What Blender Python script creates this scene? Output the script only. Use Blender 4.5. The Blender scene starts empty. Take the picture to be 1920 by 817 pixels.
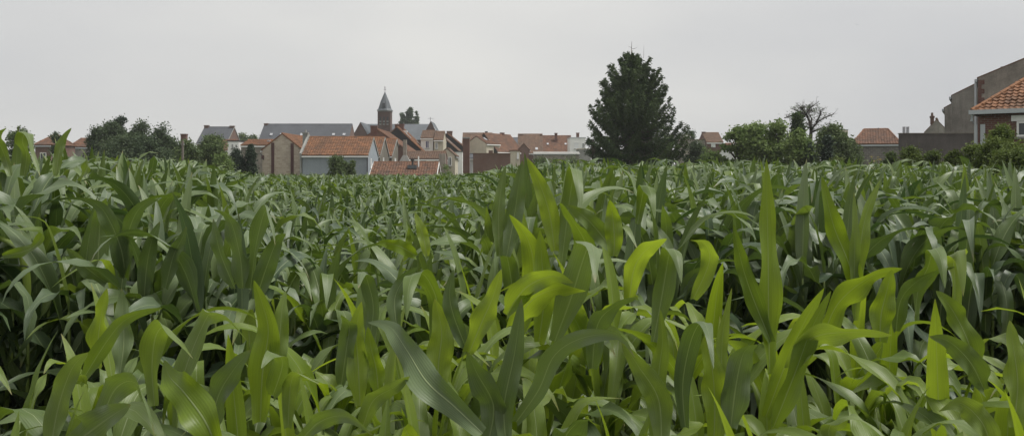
import bpy, math, random
import numpy as np
from mathutils import Vector, Matrix

# ------------------------------------------------------------------ camera, sky, sun, exposure
SC = bpy.context.scene
COL = SC.collection
R = math.radians
H, F, CX, HY = 1.9, 1600.0, 960.0, 318.0        # eye height, focal length / principal column / horizon row of a 1920 x 817 frame

cam_d = bpy.data.cameras.new('camera')
cam = bpy.data.objects.new('camera', cam_d); COL.objects.link(cam)
cam.location = (0, 0, H); cam.rotation_euler = (R(90), 0, 0)
cam_d.sensor_width = 36; cam_d.lens = 36*F/1920
cam_d.shift_y = -(408.5-HY)/1920
cam_d.clip_start = 0.05; cam_d.clip_end = 6000
SC.camera = cam

SUN_EL, SUN_AZ = 62.0, 95.0                       # high, veiled by cloud, to the right
W = bpy.data.worlds.new('World'); SC.world = W; W.use_nodes = True
nt = W.node_tree; nt.nodes.clear()
def N(t, tree=None, **kw):
    n = (tree or nt).nodes.new(t)
    for k, v in kw.items(): setattr(n, k, v)
    return n
out = N('ShaderNodeOutputWorld'); bg = N('ShaderNodeBackground')
sky = N('ShaderNodeTexSky', sky_type='NISHITA', sun_disc=False, sun_elevation=R(SUN_EL), sun_rotation=R(SUN_AZ), air_density=1.0, dust_density=6.0)
hs = N('ShaderNodeHueSaturation'); hs.inputs['Saturation'].default_value = 0.12
tc = N('ShaderNodeTexCoord'); mp = N('ShaderNodeMapping'); mp.inputs['Scale'].default_value = (1.0, 1.0, 2.6); mp.inputs['Location'].default_value = (1.7, 0.4, 0.3)
nz = N('ShaderNodeTexNoise'); nz.inputs['Scale'].default_value = 1.3; nz.inputs['Detail'].default_value = 5; nz.inputs['Roughness'].default_value = 0.45
rp = N('ShaderNodeValToRGB'); rp.color_ramp.elements[0].position = 0.29; rp.color_ramp.elements[1].position = 0.58
rp.color_ramp.elements[0].color = (2.30, 2.34, 2.41, 1); rp.color_ramp.elements[1].color = (3.10, 3.08, 2.98, 1)   # cloud deck
mx = N('ShaderNodeMix', data_type='RGBA'); mx.inputs[0].default_value = 0.93
L = nt.links.new
L(sky.outputs[0], hs.inputs['Color']); L(hs.outputs[0], mx.inputs[6])
L(tc.outputs['Generated'], mp.inputs[0]); L(mp.outputs[0], nz.inputs['Vector']); L(nz.outputs['Fac'], rp.inputs[0]); L(rp.outputs[0], mx.inputs[7])
L(mx.outputs[2], bg.inputs['Color']); bg.inputs['Strength'].default_value = 0.10
L(bg.outputs[0], out.inputs[0])

sun_d = bpy.data.lights.new('sun', 'SUN'); sun_d.energy = 1.5; sun_d.angle = R(24); sun_d.color = (1, 0.97, 0.92)
sun = bpy.data.objects.new('sun', sun_d); COL.objects.link(sun)
az = R(SUN_AZ)
sdir = Vector((math.sin(az)*math.cos(R(SUN_EL)), math.cos(az)*math.cos(R(SUN_EL)), math.sin(R(SUN_EL))))
sun.rotation_euler = sdir.to_track_quat('Z', 'Y').to_euler(); sun.location = sdir*100

SC.view_settings.view_transform = 'Standard'; SC.view_settings.look = 'None'
SC.view_settings.gamma = 1; SC.view_settings.exposure = 1.32; SC.view_settings.use_curve_mapping = False

# ------------------------------------------------------------------ helpers
def PX(px, D): return (px-CX)/F*D
def PZ(py, D): return H+(HY-py)/F*D

def tag(o, label=None, cat=None, group=None, kind=None):
    if label: o['label'] = label
    if cat: o['category'] = cat
    if group: o['group'] = group
    if kind: o['kind'] = kind
    return o
def link(o, parent=None):
    COL.objects.link(o)
    if parent is not None: o.parent = parent
    return o
def empty(name, loc=(0, 0, 0), rz=0.0, label=None, cat=None, group=None):
    o = bpy.data.objects.new(name, None); o.empty_display_size = 0.2
    COL.objects.link(o); o.location = loc; o.rotation_euler = (0, 0, rz)
    return tag(o, label, cat, group)

def np_mesh(name, verts, quads, mat, uv=None, col=None, smooth=True, tris=None):
    """verts (n,3), quads (m,4); uv per vertex (n,2); col per vertex (n,3) -> colour attribute 'tint'."""
    me = bpy.data.meshes.new(name)
    verts = np.asarray(verts, np.float32)
    fl = np.asarray(quads, np.int32).reshape(-1, 4)
    nl = fl.size; nf = len(fl)
    me.vertices.add(len(verts)); me.vertices.foreach_set('co', verts.ravel())
    me.loops.add(nl); me.loops.foreach_set('vertex_index', fl.ravel())
    me.polygons.add(nf); me.polygons.foreach_set('loop_start', np.arange(0, nl, 4, dtype=np.int32))
    me.polygons.foreach_set('use_smooth', np.full(nf, smooth))
    if uv is not None:
        l = me.uv_layers.new(name='UVMap'); l.data.foreach_set('uv', np.asarray(uv, np.float32)[fl.ravel()].ravel())
    if col is not None:
        a = me.attributes.new('tint', 'FLOAT_COLOR', 'POINT')
        c4 = np.ones((len(verts), 4), np.float32); c4[:, :3] = col
        a.data.foreach_set('color', c4.ravel())
    me.update(calc_edges=True); me.validate()
    me.materials.append(mat)
    return me

class MB:
    """collects polygons in a thing's own frame; build() links them as one mesh object with box-projected UVs in metres"""
    def __init__(s): s.v = []; s.f = []
    def poly(s, pts):
        b = len(s.v); s.v += [tuple(p) for p in pts]; s.f.append(tuple(range(b, b+len(pts)))); return s
    def box(s, x0, x1, y0, y1, z0, z1):
        b = len(s.v)
        s.v += [(x0,y0,z0),(x1,y0,z0),(x1,y1,z0),(x0,y1,z0),(x0,y0,z1),(x1,y0,z1),(x1,y1,z1),(x0,y1,z1)]
        for q in ((0,3,2,1),(4,5,6,7),(0,1,5,4),(1,2,6,5),(2,3,7,6),(3,0,4,7)): s.f.append(tuple(b+i for i in q))
        return s
    def hexa(s, p):      # 8 points ordered like box
        b = len(s.v); s.v += [tuple(q) for q in p]
        for q in ((0,3,2,1),(4,5,6,7),(0,1,5,4),(1,2,6,5),(2,3,7,6),(3,0,4,7)): s.f.append(tuple(b+i for i in q))
        return s
    def tube(s, pts, rad, n=6, cap=True):
        rings = []
        for i, p in enumerate(pts):
            p = Vector(p)
            t = Vector(pts[min(i+1, len(pts)-1)])-Vector(pts[max(i-1, 0)])
            t.normalize()
            a = t.orthogonal().normalized() if abs(t.z) < 0.95 else Vector((1, 0, 0))
            a = (a-t*a.dot(t)).normalized(); c = t.cross(a)
            r = rad[i] if hasattr(rad, '__len__') else rad
            b = len(s.v)
            for k in range(n):
                w = 2*math.pi*k/n
                s.v.append(tuple(p+a*(r*math.cos(w))+c*(r*math.sin(w))))
            rings.append(b)
        for b0, b1 in zip(rings, rings[1:]):
            for k in range(n): s.f.append((b0+k, b0+(k+1) % n, b1+(k+1) % n, b1+k))
        if cap:
            s.f.append(tuple(rings[0]+k for k in reversed(range(n)))); s.f.append(tuple(rings[-1]+k for k in range(n)))
        return s
    def mesh(s, name, mat, smooth=False):
        me = bpy.data.meshes.new(name); me.from_pydata(s.v, [], s.f)
        uvl = me.uv_layers.new(name='UVMap')
        for p in me.polygons:
            n = p.normal; p.use_smooth = smooth
            h = Vector((-n.y, n.x, 0))
            if h.length < 0.05: u, w = Vector((1, 0, 0)), Vector((0, 1, 0))
            else:
                u = h.normalized(); w = n.cross(u)
                if w.z < 0: w = -w
            for li in p.loop_indices:
                c = me.vertices[me.loops[li].vertex_index].co
                uvl.data[li].uv = (c.dot(u), c.dot(w))
        me.materials.append(mat); return me
    def build(s, name, mat, parent=None, loc=(0, 0, 0), rz=0.0, smooth=False):
        o = bpy.data.objects.new(name, s.mesh(name, mat, smooth)); o.location = loc; o.rotation_euler = (0, 0, rz)
        return link(o, parent)

# ------------------------------------------------------------------ materials
def mat_new(name):
    m = bpy.data.materials.new(name); m.use_nodes = True
    t = m.node_tree; t.nodes.clear()
    o = t.nodes.new('ShaderNodeOutputMaterial'); b = t.nodes.new('ShaderNodeBsdfPrincipled')
    t.links.new(b.outputs[0], o.inputs[0])
    return m, t, b
def rgb(c): return (c[0], c[1], c[2], 1)
def mixc(t, fac, a, b, mode='MIX'):
    m = t.nodes.new('ShaderNodeMix'); m.data_type = 'RGBA'; m.blend_type = mode
    for s, v in ((0, fac), (6, a), (7, b)):
        if hasattr(v, 'links') or isinstance(v, bpy.types.NodeSocket): t.links.new(v, m.inputs[s])
        else: m.inputs[s].default_value = v if s == 0 else rgb(v)
    return m.outputs[2]
def noise(t, scale, detail=4, vec=None, rough=0.55, lo=0.3, hi=0.7):
    n = t.nodes.new('ShaderNodeTexNoise'); n.inputs['Scale'].default_value = scale; n.inputs['Detail'].default_value = detail; n.inputs['Roughness'].default_value = rough
    if vec is not None: t.links.new(vec, n.inputs['Vector'])
    r = t.nodes.new('ShaderNodeMapRange'); r.inputs[1].default_value = lo; r.inputs[2].default_value = hi
    t.links.new(n.outputs['Fac'], r.inputs[0]); return r.outputs[0]
def coords(t, which='Object'):
    return t.nodes.new('ShaderNodeTexCoord').outputs[which]
def bump(t, b, h, strength=0.5, dist=0.02):
    n = t.nodes.new('ShaderNodeBump'); n.inputs['Strength'].default_value = strength; n.inputs['Distance'].default_value = dist
    t.links.new(h, n.inputs['Height']); t.links.new(n.outputs[0], b.inputs['Normal'])

def m_render(name, c, dirt=0.35, rough=0.9, streak=True, dcol=None):
    m, t, b = mat_new(name); co = coords(t)
    f1 = noise(t, 0.9, 6, co, 0.65, 0.35, 0.7); f2 = noise(t, 14, 4, co)
    base = mixc(t, f1, [x*(1-dirt) for x in c] if dcol is None else dcol, c)
    if streak:
        mp_ = t.nodes.new('ShaderNodeMapping'); mp_.inputs['Scale'].default_value = (3.2, 3.2, 0.25); t.links.new(co, mp_.inputs[0])
        base = mixc(t, noise(t, 1.6, 5, mp_.outputs[0], 0.6, 0.48, 0.75), base, [x*(1-dirt*0.9) for x in c])
    v = mixc(t, 0.12, base, f2, 'OVERLAY')
    t.links.new(v, b.inputs['Base Color']); b.inputs['Roughness'].default_value = rough
    bump(t, b, f2, 0.3, 0.01); return m
def m_brick(name, c1, c2, mortar, bw=0.23, bh=0.075, ms=0.012, rough=0.9, wear=0.35):
    m, t, b = mat_new(name); uv = coords(t, 'UV'); co = coords(t)
    k = t.nodes.new('ShaderNodeTexBrick'); t.links.new(uv, k.inputs['Vector'])
    k.inputs['Color1'].default_value = rgb(c1); k.inputs['Color2'].default_value = rgb(c2); k.inputs['Mortar'].default_value = rgb(mortar)
    k.inputs['Scale'].default_value = 1; k.inputs['Brick Width'].default_value = bw; k.inputs['Row Height'].default_value = bh
    k.inputs['Mortar Size'].default_value = ms; k.inputs['Bias'].default_value = 0
    f = noise(t, 0.7, 6, co, 0.65, 0.35, 0.72)
    base = mixc(t, f, k.outputs['Color'], [x*(1-wear) for x in c1])
    t.links.new(mixc(t, 0.85, k.outputs['Color'], base), b.inputs['Base Color']); b.inputs['Roughness'].default_value = rough
    iv = t.nodes.new('ShaderNodeMath'); iv.operation = 'SUBTRACT'; iv.inputs[0].default_value = 1; t.links.new(k.outputs['Fac'], iv.inputs[1])
    bump(t, b, iv.outputs[0], 0.6, 0.01); return m
def m_slate(name, c, rough=0.62):
    m, t, b = mat_new(name); uv = coords(t, 'UV'); co = coords(t)
    k = t.nodes.new('ShaderNodeTexBrick'); t.links.new(uv, k.inputs['Vector'])
    k.inputs['Color1'].default_value = rgb(c); k.inputs['Color2'].default_value = rgb([x*0.72 for x in c]); k.inputs['Mortar'].default_value = rgb([x*0.35 for x in c])
    k.inputs['Scale'].default_value = 1; k.inputs['Brick Width'].default_value = 0.4; k.inputs['Row Height'].default_value = 0.26; k.inputs['Mortar Size'].default_value = 0.012
    f = noise(t, 0.35, 6, co, 0.6, 0.35, 0.7)
    t.links.new(mixc(t, mixc(t, f, (0,0,0), (0.5,0.5,0.5)), k.outputs['Color'], [x*1.5 for x in c]), b.inputs['Base Color'])
    b.inputs['Roughness'].default_value = rough; return m
def m_tile(name, c1, c2, moss=(0.045, 0.04, 0.025), amt=0.55):
    """clay tiles: per-tile shade in the colour attribute 'tint', patches of lichen and soot"""
    m, t, b = mat_new(name); co = coords(t)
    a = t.nodes.new('ShaderNodeAttribute'); a.attribute_name = 'tint'
    sp = t.nodes.new('ShaderNodeSeparateColor'); t.links.new(a.outputs['Color'], sp.inputs[0])
    base = mixc(t, sp.outputs[0], c1, c2)
    f = noise(t, 0.8, 6, co, 0.7, 0.45, 0.72)
    ml = t.nodes.new('ShaderNodeMath'); ml.operation = 'MULTIPLY'; ml.inputs[1].default_value = amt; t.links.new(f, ml.inputs[0])
    base = mixc(t, ml.outputs[0], base, moss)
    f2 = noise(t, 5.0, 3, co, 0.6, 0.5, 0.8)
    m3 = t.nodes.new('ShaderNodeMath'); m3.operation = 'MULTIPLY'; m3.inputs[1].default_value = 0.3; t.links.new(f2, m3.inputs[0])
    base = mixc(t, m3.outputs[0], base, [x*0.5 for x in c1])
    t.links.new(base, b.inputs['Base Color']); b.inputs['Roughness'].default_value = 0.85; return m
def m_plain(name, c, rough=0.6, metal=0.0, var=0.15):
    m, t, b = mat_new(name); co = coords(t)
    t.links.new(mixc(t, noise(t, 3, 4, co), [x*(1-var) for x in c], c), b.inputs['Base Color'])
    b.inputs['Roughness'].default_value = rough; b.inputs['Metallic'].default_value = metal; return m
def m_foliage(name, c, c2, trans=0.25, tc_=None):
    m, t, b = mat_new(name)
    a = t.nodes.new('ShaderNodeAttribute'); a.attribute_name = 'tint'
    sp = t.nodes.new('ShaderNodeSeparateColor'); t.links.new(a.outputs['Color'], sp.inputs[0])
    base = mixc(t, sp.outputs[0], c, c2)
    t.links.new(base, b.inputs['Base Color']); b.inputs['Roughness'].default_value = 0.6; b.inputs['Specular IOR Level'].default_value = 0.15
    tr = t.nodes.new('ShaderNodeBsdfTranslucent'); t.links.new(mixc(t, sp.outputs[0], tc_ or [x*1.3 for x in c], [x*1.5 for x in c2]), tr.inputs[0])
    ms = t.nodes.new('ShaderNodeMixShader'); ms.inputs[0].default_value = trans
    o = [n for n in t.nodes if n.type == 'OUTPUT_MATERIAL'][0]
    t.links.new(b.outputs[0], ms.inputs[1]); t.links.new(tr.outputs[0], ms.inputs[2]); t.links.new(ms.outputs[0], o.inputs[0])
    return m

def m_corn(name, source):
    """maize blade. A per-leaf colour (r = maturity, g = random) comes from the object's colour or from a mesh attribute."""
    m, t, b = mat_new(name)
    if source == 'object':
        src = t.nodes.new('ShaderNodeObjectInfo').outputs['Color']
    else:
        a = t.nodes.new('ShaderNodeAttribute'); a.attribute_name = 'tint'; src = a.outputs['Color']
    sp = t.nodes.new('ShaderNodeSeparateColor'); t.links.new(src, sp.inputs[0]); age, rnd = sp.outputs[0], sp.outputs[1]
    uv = coords(t, 'UV'); su = t.nodes.new('ShaderNodeSeparateXYZ'); t.links.new(uv, su.inputs[0])
    def math_(op, x, y=None, clamp=False):
        n = t.nodes.new('ShaderNodeMath'); n.operation = op; n.use_clamp = clamp
        for i, v in enumerate((x, y)):
            if v is None: continue
            if isinstance(v, bpy.types.NodeSocket): t.links.new(v, n.inputs[i])
            else: n.inputs[i].default_value = v
        return n.outputs[0]
    d = math_('ABSOLUTE', math_('SUBTRACT', su.outputs[0], 0.5))
    ribw = math_('MULTIPLY', math_('SUBTRACT', 1.08, su.outputs[1]), 0.030)
    rib = math_('SUBTRACT', 1.0, math_('DIVIDE', math_('SUBTRACT', d, math_('MULTIPLY', ribw, 0.55)), ribw, True), True)
    vein = math_('MULTIPLY', math_('SINE', math_('MULTIPLY', su.outputs[0], 82.0)), 0.5)
    # streaks that run along the blade
    cmb = t.nodes.new('ShaderNodeCombineXYZ'); t.links.new(math_('MULTIPLY', su.outputs[0], 26.0), cmb.inputs[0]); t.links.new(math_('ADD', math_('MULTIPLY', su.outputs[1], 1.3), math_('MULTIPLY', rnd, 40.0)), cmb.inputs[1])
    st = noise(t, 1.0, 4, cmb.outputs[0], 0.6, 0.3, 0.7)
    cm2 = t.nodes.new('ShaderNodeCombineXYZ'); t.links.new(math_('MULTIPLY', su.outputs[0], 2.0), cm2.inputs[0]); t.links.new(math_('ADD', math_('MULTIPLY', su.outputs[1], 5), math_('MULTIPLY', rnd, 70.0)), cm2.inputs[1])
    bl = noise(t, 1.0, 4, cm2.outputs[0], 0.55, 0.3, 0.75)
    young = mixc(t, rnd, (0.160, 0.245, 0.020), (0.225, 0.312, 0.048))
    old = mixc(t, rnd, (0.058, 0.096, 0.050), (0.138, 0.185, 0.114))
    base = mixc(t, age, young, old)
    dk = t.nodes.new('ShaderNodeHueSaturation'); t.links.new(base, dk.inputs['Color']); dk.inputs['Value'].default_value = 0.72
    base = mixc(t, math_('MULTIPLY', st, 0.75), base, dk.outputs[0])
    lt = t.nodes.new('ShaderNodeHueSaturation'); t.links.new(base, lt.inputs['Color']); lt.inputs['Value'].default_value = 1.25; lt.inputs['Hue'].default_value = 0.485
    base = mixc(t, math_('MULTIPLY', bl, 0.6), base, lt.outputs[0])
    base2 = mixc(t, math_('MULTIPLY', rib, 0.85), base, (0.34, 0.40, 0.20))
    vl = math_('MULTIPLY', math_('ADD', vein, 0.5), 0.45)
    base2 = mixc(t, vl, base2, dk.outputs[0])
    sx = t.nodes.new('ShaderNodeCombineXYZ'); t.links.new(math_('MULTIPLY', su.outputs[0], 9.0), sx.inputs[0]); t.links.new(math_('ADD', math_('MULTIPLY', su.outputs[1], 60), math_('MULTIPLY', rnd, 90.0)), sx.inputs[1])
    spot = noise(t, 1.0, 3, sx.outputs[0], 0.5, 0.70, 0.76)          # pale flecks and scars
    base2 = mixc(t, math_('MULTIPLY', spot, 0.55), base2, (0.24, 0.25, 0.13))
    # dry tip on some leaves
    tip = math_('MULTIPLY', math_('GREATER_THAN', rnd, 0.6), math_('MULTIPLY', math_('SUBTRACT', su.outputs[1], 0.93), 12.0, True), True)
    base2 = mixc(t, math_('MULTIPLY', tip, 0.8, True), base2, (0.30, 0.22, 0.10))
    t.links.new(base2, b.inputs['Base Color'])
    b.inputs['Roughness'].default_value = 0.43; b.inputs['Specular IOR Level'].default_value = 0.55
    ty = mixc(t, rnd, (0.27, 0.375, 0.014), (0.36, 0.47, 0.03)); to = mixc(t, rnd, (0.045, 0.095, 0.014), (0.085, 0.15, 0.022))
    trc = mixc(t, age, ty, to)
    dk2 = t.nodes.new('ShaderNodeHueSaturation'); t.links.new(trc, dk2.inputs['Color']); dk2.inputs['Value'].default_value = 0.7
    trc = mixc(t, math_('MULTIPLY', st, 0.8), trc, dk2.outputs[0]); trc = mixc(t, math_('MULTIPLY', rib, 0.5), trc, (0.2, 0.26, 0.06))
    tr = t.nodes.new('ShaderNodeBsdfTranslucent'); t.links.new(trc, tr.inputs[0])
    ms = t.nodes.new('ShaderNodeMixShader'); t.links.new(math_('SUBTRACT', 0.52, math_('MULTIPLY', age, 0.28)), ms.inputs[0])
    o = [n for n in t.nodes if n.type == 'OUTPUT_MATERIAL'][0]
    t.links.new(b.outputs[0], ms.inputs[1]); t.links.new(tr.outputs[0], ms.inputs[2]); t.links.new(ms.outputs[0], o.inputs[0])
    hgt = math_('ADD', math_('MULTIPLY', vein, 0.35), math_('MULTIPLY', rib, 0.9))
    n = t.nodes.new('ShaderNodeBump'); n.inputs['Strength'].default_value = 0.35; n.inputs['Distance'].default_value = 0.002
    t.links.new(hgt, n.inputs['Height']); t.links.new(n.outputs[0], b.inputs['Normal'])
    return m

M = {}
M['leaf'] = m_corn('maize_leaf', 'object'); M['leaf_far'] = m_corn('maize_leaf_massed', 'attr')
M['stalk'] = m_plain('maize_stalk', (0.16, 0.22, 0.045), 0.5, 0, 0.35)
M['soil'] = m_render('dark_soil', (0.055, 0.04, 0.028), 0.5, 0.95, False)
M['grass'] = m_render('rough_grass', (0.06, 0.085, 0.025), 0.4, 0.95, False)
M['blue'] = m_render('blue_grey_render', (0.29, 0.325, 0.36), 0.16, 0.85)
M['greyrender'] = m_render('old_grey_render', (0.37, 0.345, 0.305), 0.5, 0.95)
M['greyrender2'] = m_render('grey_brown_render', (0.34, 0.305, 0.26), 0.5, 0.95)
M['beige'] = m_render('beige_render', (0.52, 0.47, 0.375), 0.2)
M['cream'] = m_render('cream_brick_paint', (0.52, 0.47, 0.37), 0.3)
M['white'] = m_render('white_paint', (0.82, 0.82, 0.80), 0.14, 0.6)
M['concrete'] = m_render('weathered_concrete', (0.30, 0.30, 0.28), 0.35)
M['darkwall'] = m_render('soot_dark_wall', (0.115, 0.105, 0.096), 0.45)
M['tar'] = m_render('black_bitumen', (0.035, 0.035, 0.036), 0.3)
M['redbrick'] = m_brick('dark_red_brick', (0.15, 0.055, 0.040), (0.10, 0.042, 0.034), (0.19, 0.165, 0.14))
M['churchbrick'] = m_brick('church_brick', (0.105, 0.050, 0.040), (0.075, 0.038, 0.032), (0.13, 0.11, 0.095))
M['brownbrick'] = m_brick('brown_brick', (0.17, 0.085, 0.062), (0.115, 0.062, 0.05), (0.20, 0.17, 0.145))
M['stonebrick'] = m_brick('olive_grey_brick', (0.17, 0.155, 0.12), (0.11, 0.10, 0.085), (0.22, 0.20, 0.17))
M['blockwall'] = m_brick('grey_block', (0.19, 0.175, 0.16), (0.115, 0.105, 0.098), (0.26, 0.24, 0.215), 0.42, 0.2, 0.02)
M['diamond'] = m_brick('patterned_gable_brick', (0.50, 0.43, 0.345), (0.31, 0.245, 0.195), (0.46, 0.40, 0.32), 0.44, 0.22, 0.02)
M['plum'] = m_render('plum_brick_strip', (0.085, 0.038, 0.034), 0.3)
M['tile'] = m_tile('orange_clay_tile', (0.225, 0.100, 0.044), (0.118, 0.057, 0.031), (0.055, 0.042, 0.030), amt=0.85)
M['tile_red'] = m_tile('red_clay_tile', (0.185, 0.088, 0.048), (0.105, 0.055, 0.036), (0.05, 0.042, 0.036), amt=0.8)
M['tile_brown'] = m_tile('brown_clay_tile', (0.165, 0.098, 0.062), (0.11, 0.068, 0.047), (0.07, 0.06, 0.05), 0.6)
M['slate'] = m_slate('dark_slate', (0.055, 0.060, 0.070)); M['slate_light'] = m_slate('weathered_slate', (0.090, 0.102, 0.114))
M['glass'] = m_plain('window_glass', (0.05, 0.06, 0.065), 0.12); M['skyglass'] = m_plain('roof_light_glass', (0.45, 0.46, 0.46), 0.1)
M['blueglass'] = m_plain('blue_curtained_glass', (0.05, 0.06, 0.16), 0.2)
M['shutter'] = m_plain('white_roller_shutter', (0.72, 0.73, 0.74), 0.5, 0, 0.06)
M['dark'] = m_plain('dark_metal', (0.03, 0.03, 0.032), 0.5); M['zinc'] = m_plain('zinc', (0.42, 0.43, 0.45), 0.45, 0.3)
M['zincwhite'] = m_plain('pale_gutter', (0.44, 0.47, 0.49), 0.5, 0, 0.1)
M['wood'] = m_plain('weathered_wood', (0.17, 0.15, 0.125), 0.9, 0, 0.4); M['bark'] = m_plain('bark', (0.10, 0.082, 0.062), 0.95, 0, 0.45)
M['bark_pale'] = m_plain('pale_spruce_bark', (0.20, 0.17, 0.14), 0.95, 0, 0.4)
M['deadwood'] = m_plain('grey_dead_wood', (0.085, 0.072, 0.06), 0.95, 0, 0.4)
M['fol'] = m_foliage('tree_foliage', (0.072, 0.106, 0.042), (0.128, 0.167, 0.064))
M['fol_dark'] = m_foliage('dark_foliage', (0.046, 0.070, 0.036), (0.082, 0.110, 0.052))
M['fol_light'] = m_foliage('light_foliage', (0.099, 0.153, 0.045), (0.183, 0.240, 0.077), 0.3)
M['fol_hedge'] = m_foliage('hedge_foliage', (0.072, 0.106, 0.026), (0.132, 0.168, 0.042), 0.3)
M['needle'] = m_foliage('spruce_needles', (0.030, 0.054, 0.020), (0.092, 0.132, 0.044), 0.12)
M['thuja'] = m_foliage('thuja_foliage', (0.029, 0.049, 0.031), (0.052, 0.075, 0.044), 0.15)
M['poplar'] = m_foliage('poplar_foliage', (0.066, 0.098, 0.054), (0.108, 0.144, 0.078), 0.25)
M['flower'] = m_plain('yellow_petals', (0.55, 0.42, 0.05), 0.6); M['birdmat'] = m_plain('dark_feathers', (0.03, 0.03, 0.032), 0.7)

# ------------------------------------------------------------------ ground
def ground_sheet(name, x0, x1, y0, y1, z, nx, ny, mat, amp=0.0):
    xs = np.linspace(x0, x1, nx+1); ys = np.linspace(y0, y1, ny+1)
    X, Y = np.meshgrid(xs, ys); Z = np.full_like(X, z)
    if amp:
        rg = np.random.default_rng(4); Z = Z+rg.random(Z.shape)*amp
    v = np.stack([X, Y, Z], -1).reshape(-1, 3)
    i = np.arange((nx+1)*(ny+1)).reshape(ny+1, nx+1)
    q = np.stack([i[:-1, :-1], i[:-1, 1:], i[1:, 1:], i[1:, :-1]], -1).reshape(-1, 4)
    o = link(bpy.data.objects.new(name, np_mesh(name, v, q, mat))); o['kind'] = 'structure'; return o
ground_sheet('ground', -2500, 2500, -300, 4500, -0.03, 4, 4, M['grass'])
ground_sheet('field_soil', -45, 36, -3, 66, -0.02, 200, 200, M['soil'], 0.05)

# ------------------------------------------------------------------ roofs and houses
def tile_sheet(P0, U, V, lu, lv, inside=None, tw=0.26, th=0.34, seed=0):
    """pantiles on a slope: P0 = lower left corner, U along the eaves, V up the slope (unit vectors)."""
    rg = np.random.default_rng(seed)
    P0, U, V = (np.array(a, float) for a in (P0, U, V)); Nn = np.cross(U, V); Nn /= np.linalg.norm(Nn)
    nu = max(1, int(round(lu/tw))); nv = max(1, int(round(lv/th))); tw = lu/nu; th = lv/nv
    prof_t = np.array([0, 0.18, 0.42, 0.70, 1.0]); prof_h = np.array([0.030, 0.055, 0.028, 0.004, 0.030])
    I, J = np.meshgrid(np.arange(nu), np.arange(nv)); I = I.ravel(); J = J.ravel()
    if inside is not None:
        k = inside((I+0.5)*tw, (J+0.5)*th); I, J = I[k], J[k]
    n = len(I); jit = rg.normal(0, 0.006, n); shade = np.clip(rg.normal(0.45, 0.28, n), 0, 1)
    a = (I[:, None]+prof_t)*tw
    lo = (J*th)[:, None]-0.03+0*a; hi = ((J+1)*th)[:, None]+0*a
    hl = prof_h+0.045+jit[:, None]; hh = prof_h*0.75+0.008+jit[:, None]
    def pt(a, b, h): return P0+a[..., None]*U+b[..., None]*V+h[..., None]*Nn
    A = pt(a, lo, hl); B = pt(a, hi, hh); C = pt(a, lo, np.zeros_like(hl))
    v = np.concatenate([A, B, C], 1).reshape(-1, 3)      # 15 verts a tile
    base = (np.arange(n)*15)[:, None, None]
    q = []
    for s in range(4): q += [[s, s+1, 5+s+1, 5+s], [10+s, 10+s+1, s+1, s]]
    q = (base+np.array(q)[None]).reshape(-1, 4)
    col = np.repeat(shade, 15)[:, None]*np.ones(3)
    return v, q, col

def window(parent, P, u, n, w, h, frame='white', pane='glass', sill=True, bars=1):
    """window > pane; P = lower centre on the wall face, u = along the wall, n = outward"""
    u = Vector(u); n = Vector(n); P = Vector(P); z = Vector((0, 0, 1)); f = min(0.07, w*0.16)
    def bx(mb, a0, a1, b0, b1, d0, d1):
        mb.hexa([P+u*a+n*d+z*b for (a, d, b) in ((a0, d1, b0), (a1, d1, b0), (a1, d0, b0), (a0, d0, b0), (a0, d1, b1), (a1, d1, b1), (a1, d0, b1), (a0, d0, b1))])
    mb = MB(); x = w/2
    bx(mb, -x, -x+f, 0, h, 0.003, 0.055); bx(mb, x-f, x, 0, h, 0.003, 0.055); bx(mb, -x+f, x-f, 0, f, 0.003, 0.055); bx(mb, -x+f, x-f, h-f, h, 0.003, 0.055)
    for k in range(bars):
        c = -x+w*(k+1)/(bars+1); bx(mb, c-f*.4, c+f*.4, f, h-f, 0.003, 0.05)
    o = mb.build('window', M[frame], parent)
    pn = MB(); bx(pn, -x+f, x-f, f, h-f, 0.004, 0.02); pn.build('pane', M[pane], o)
    if sill:
        sl = MB(); bx(sl, -x-0.06, x+0.06, -0.08, -0.002, 0.003, 0.12); sl.build('sill', M['concrete'], o)
    return o

def chimney_mb(x, y, w, d, z0, z1, pots=0):
    m = MB(); m.box(x-w/2, x+w/2, y-d/2, y+d/2, z0, z1-0.16); m.box(x-w/2-.05, x+w/2+.05, y-d/2-.05, y+d/2+.05, z1-0.16, z1)
    for k in range(pots):
        px_ = x+(k-(pots-1)/2)*0.3; m.tube([(px_, y, z1), (px_, y, z1+0.3)], [0.11, 0.09], 8)
    return m

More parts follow.
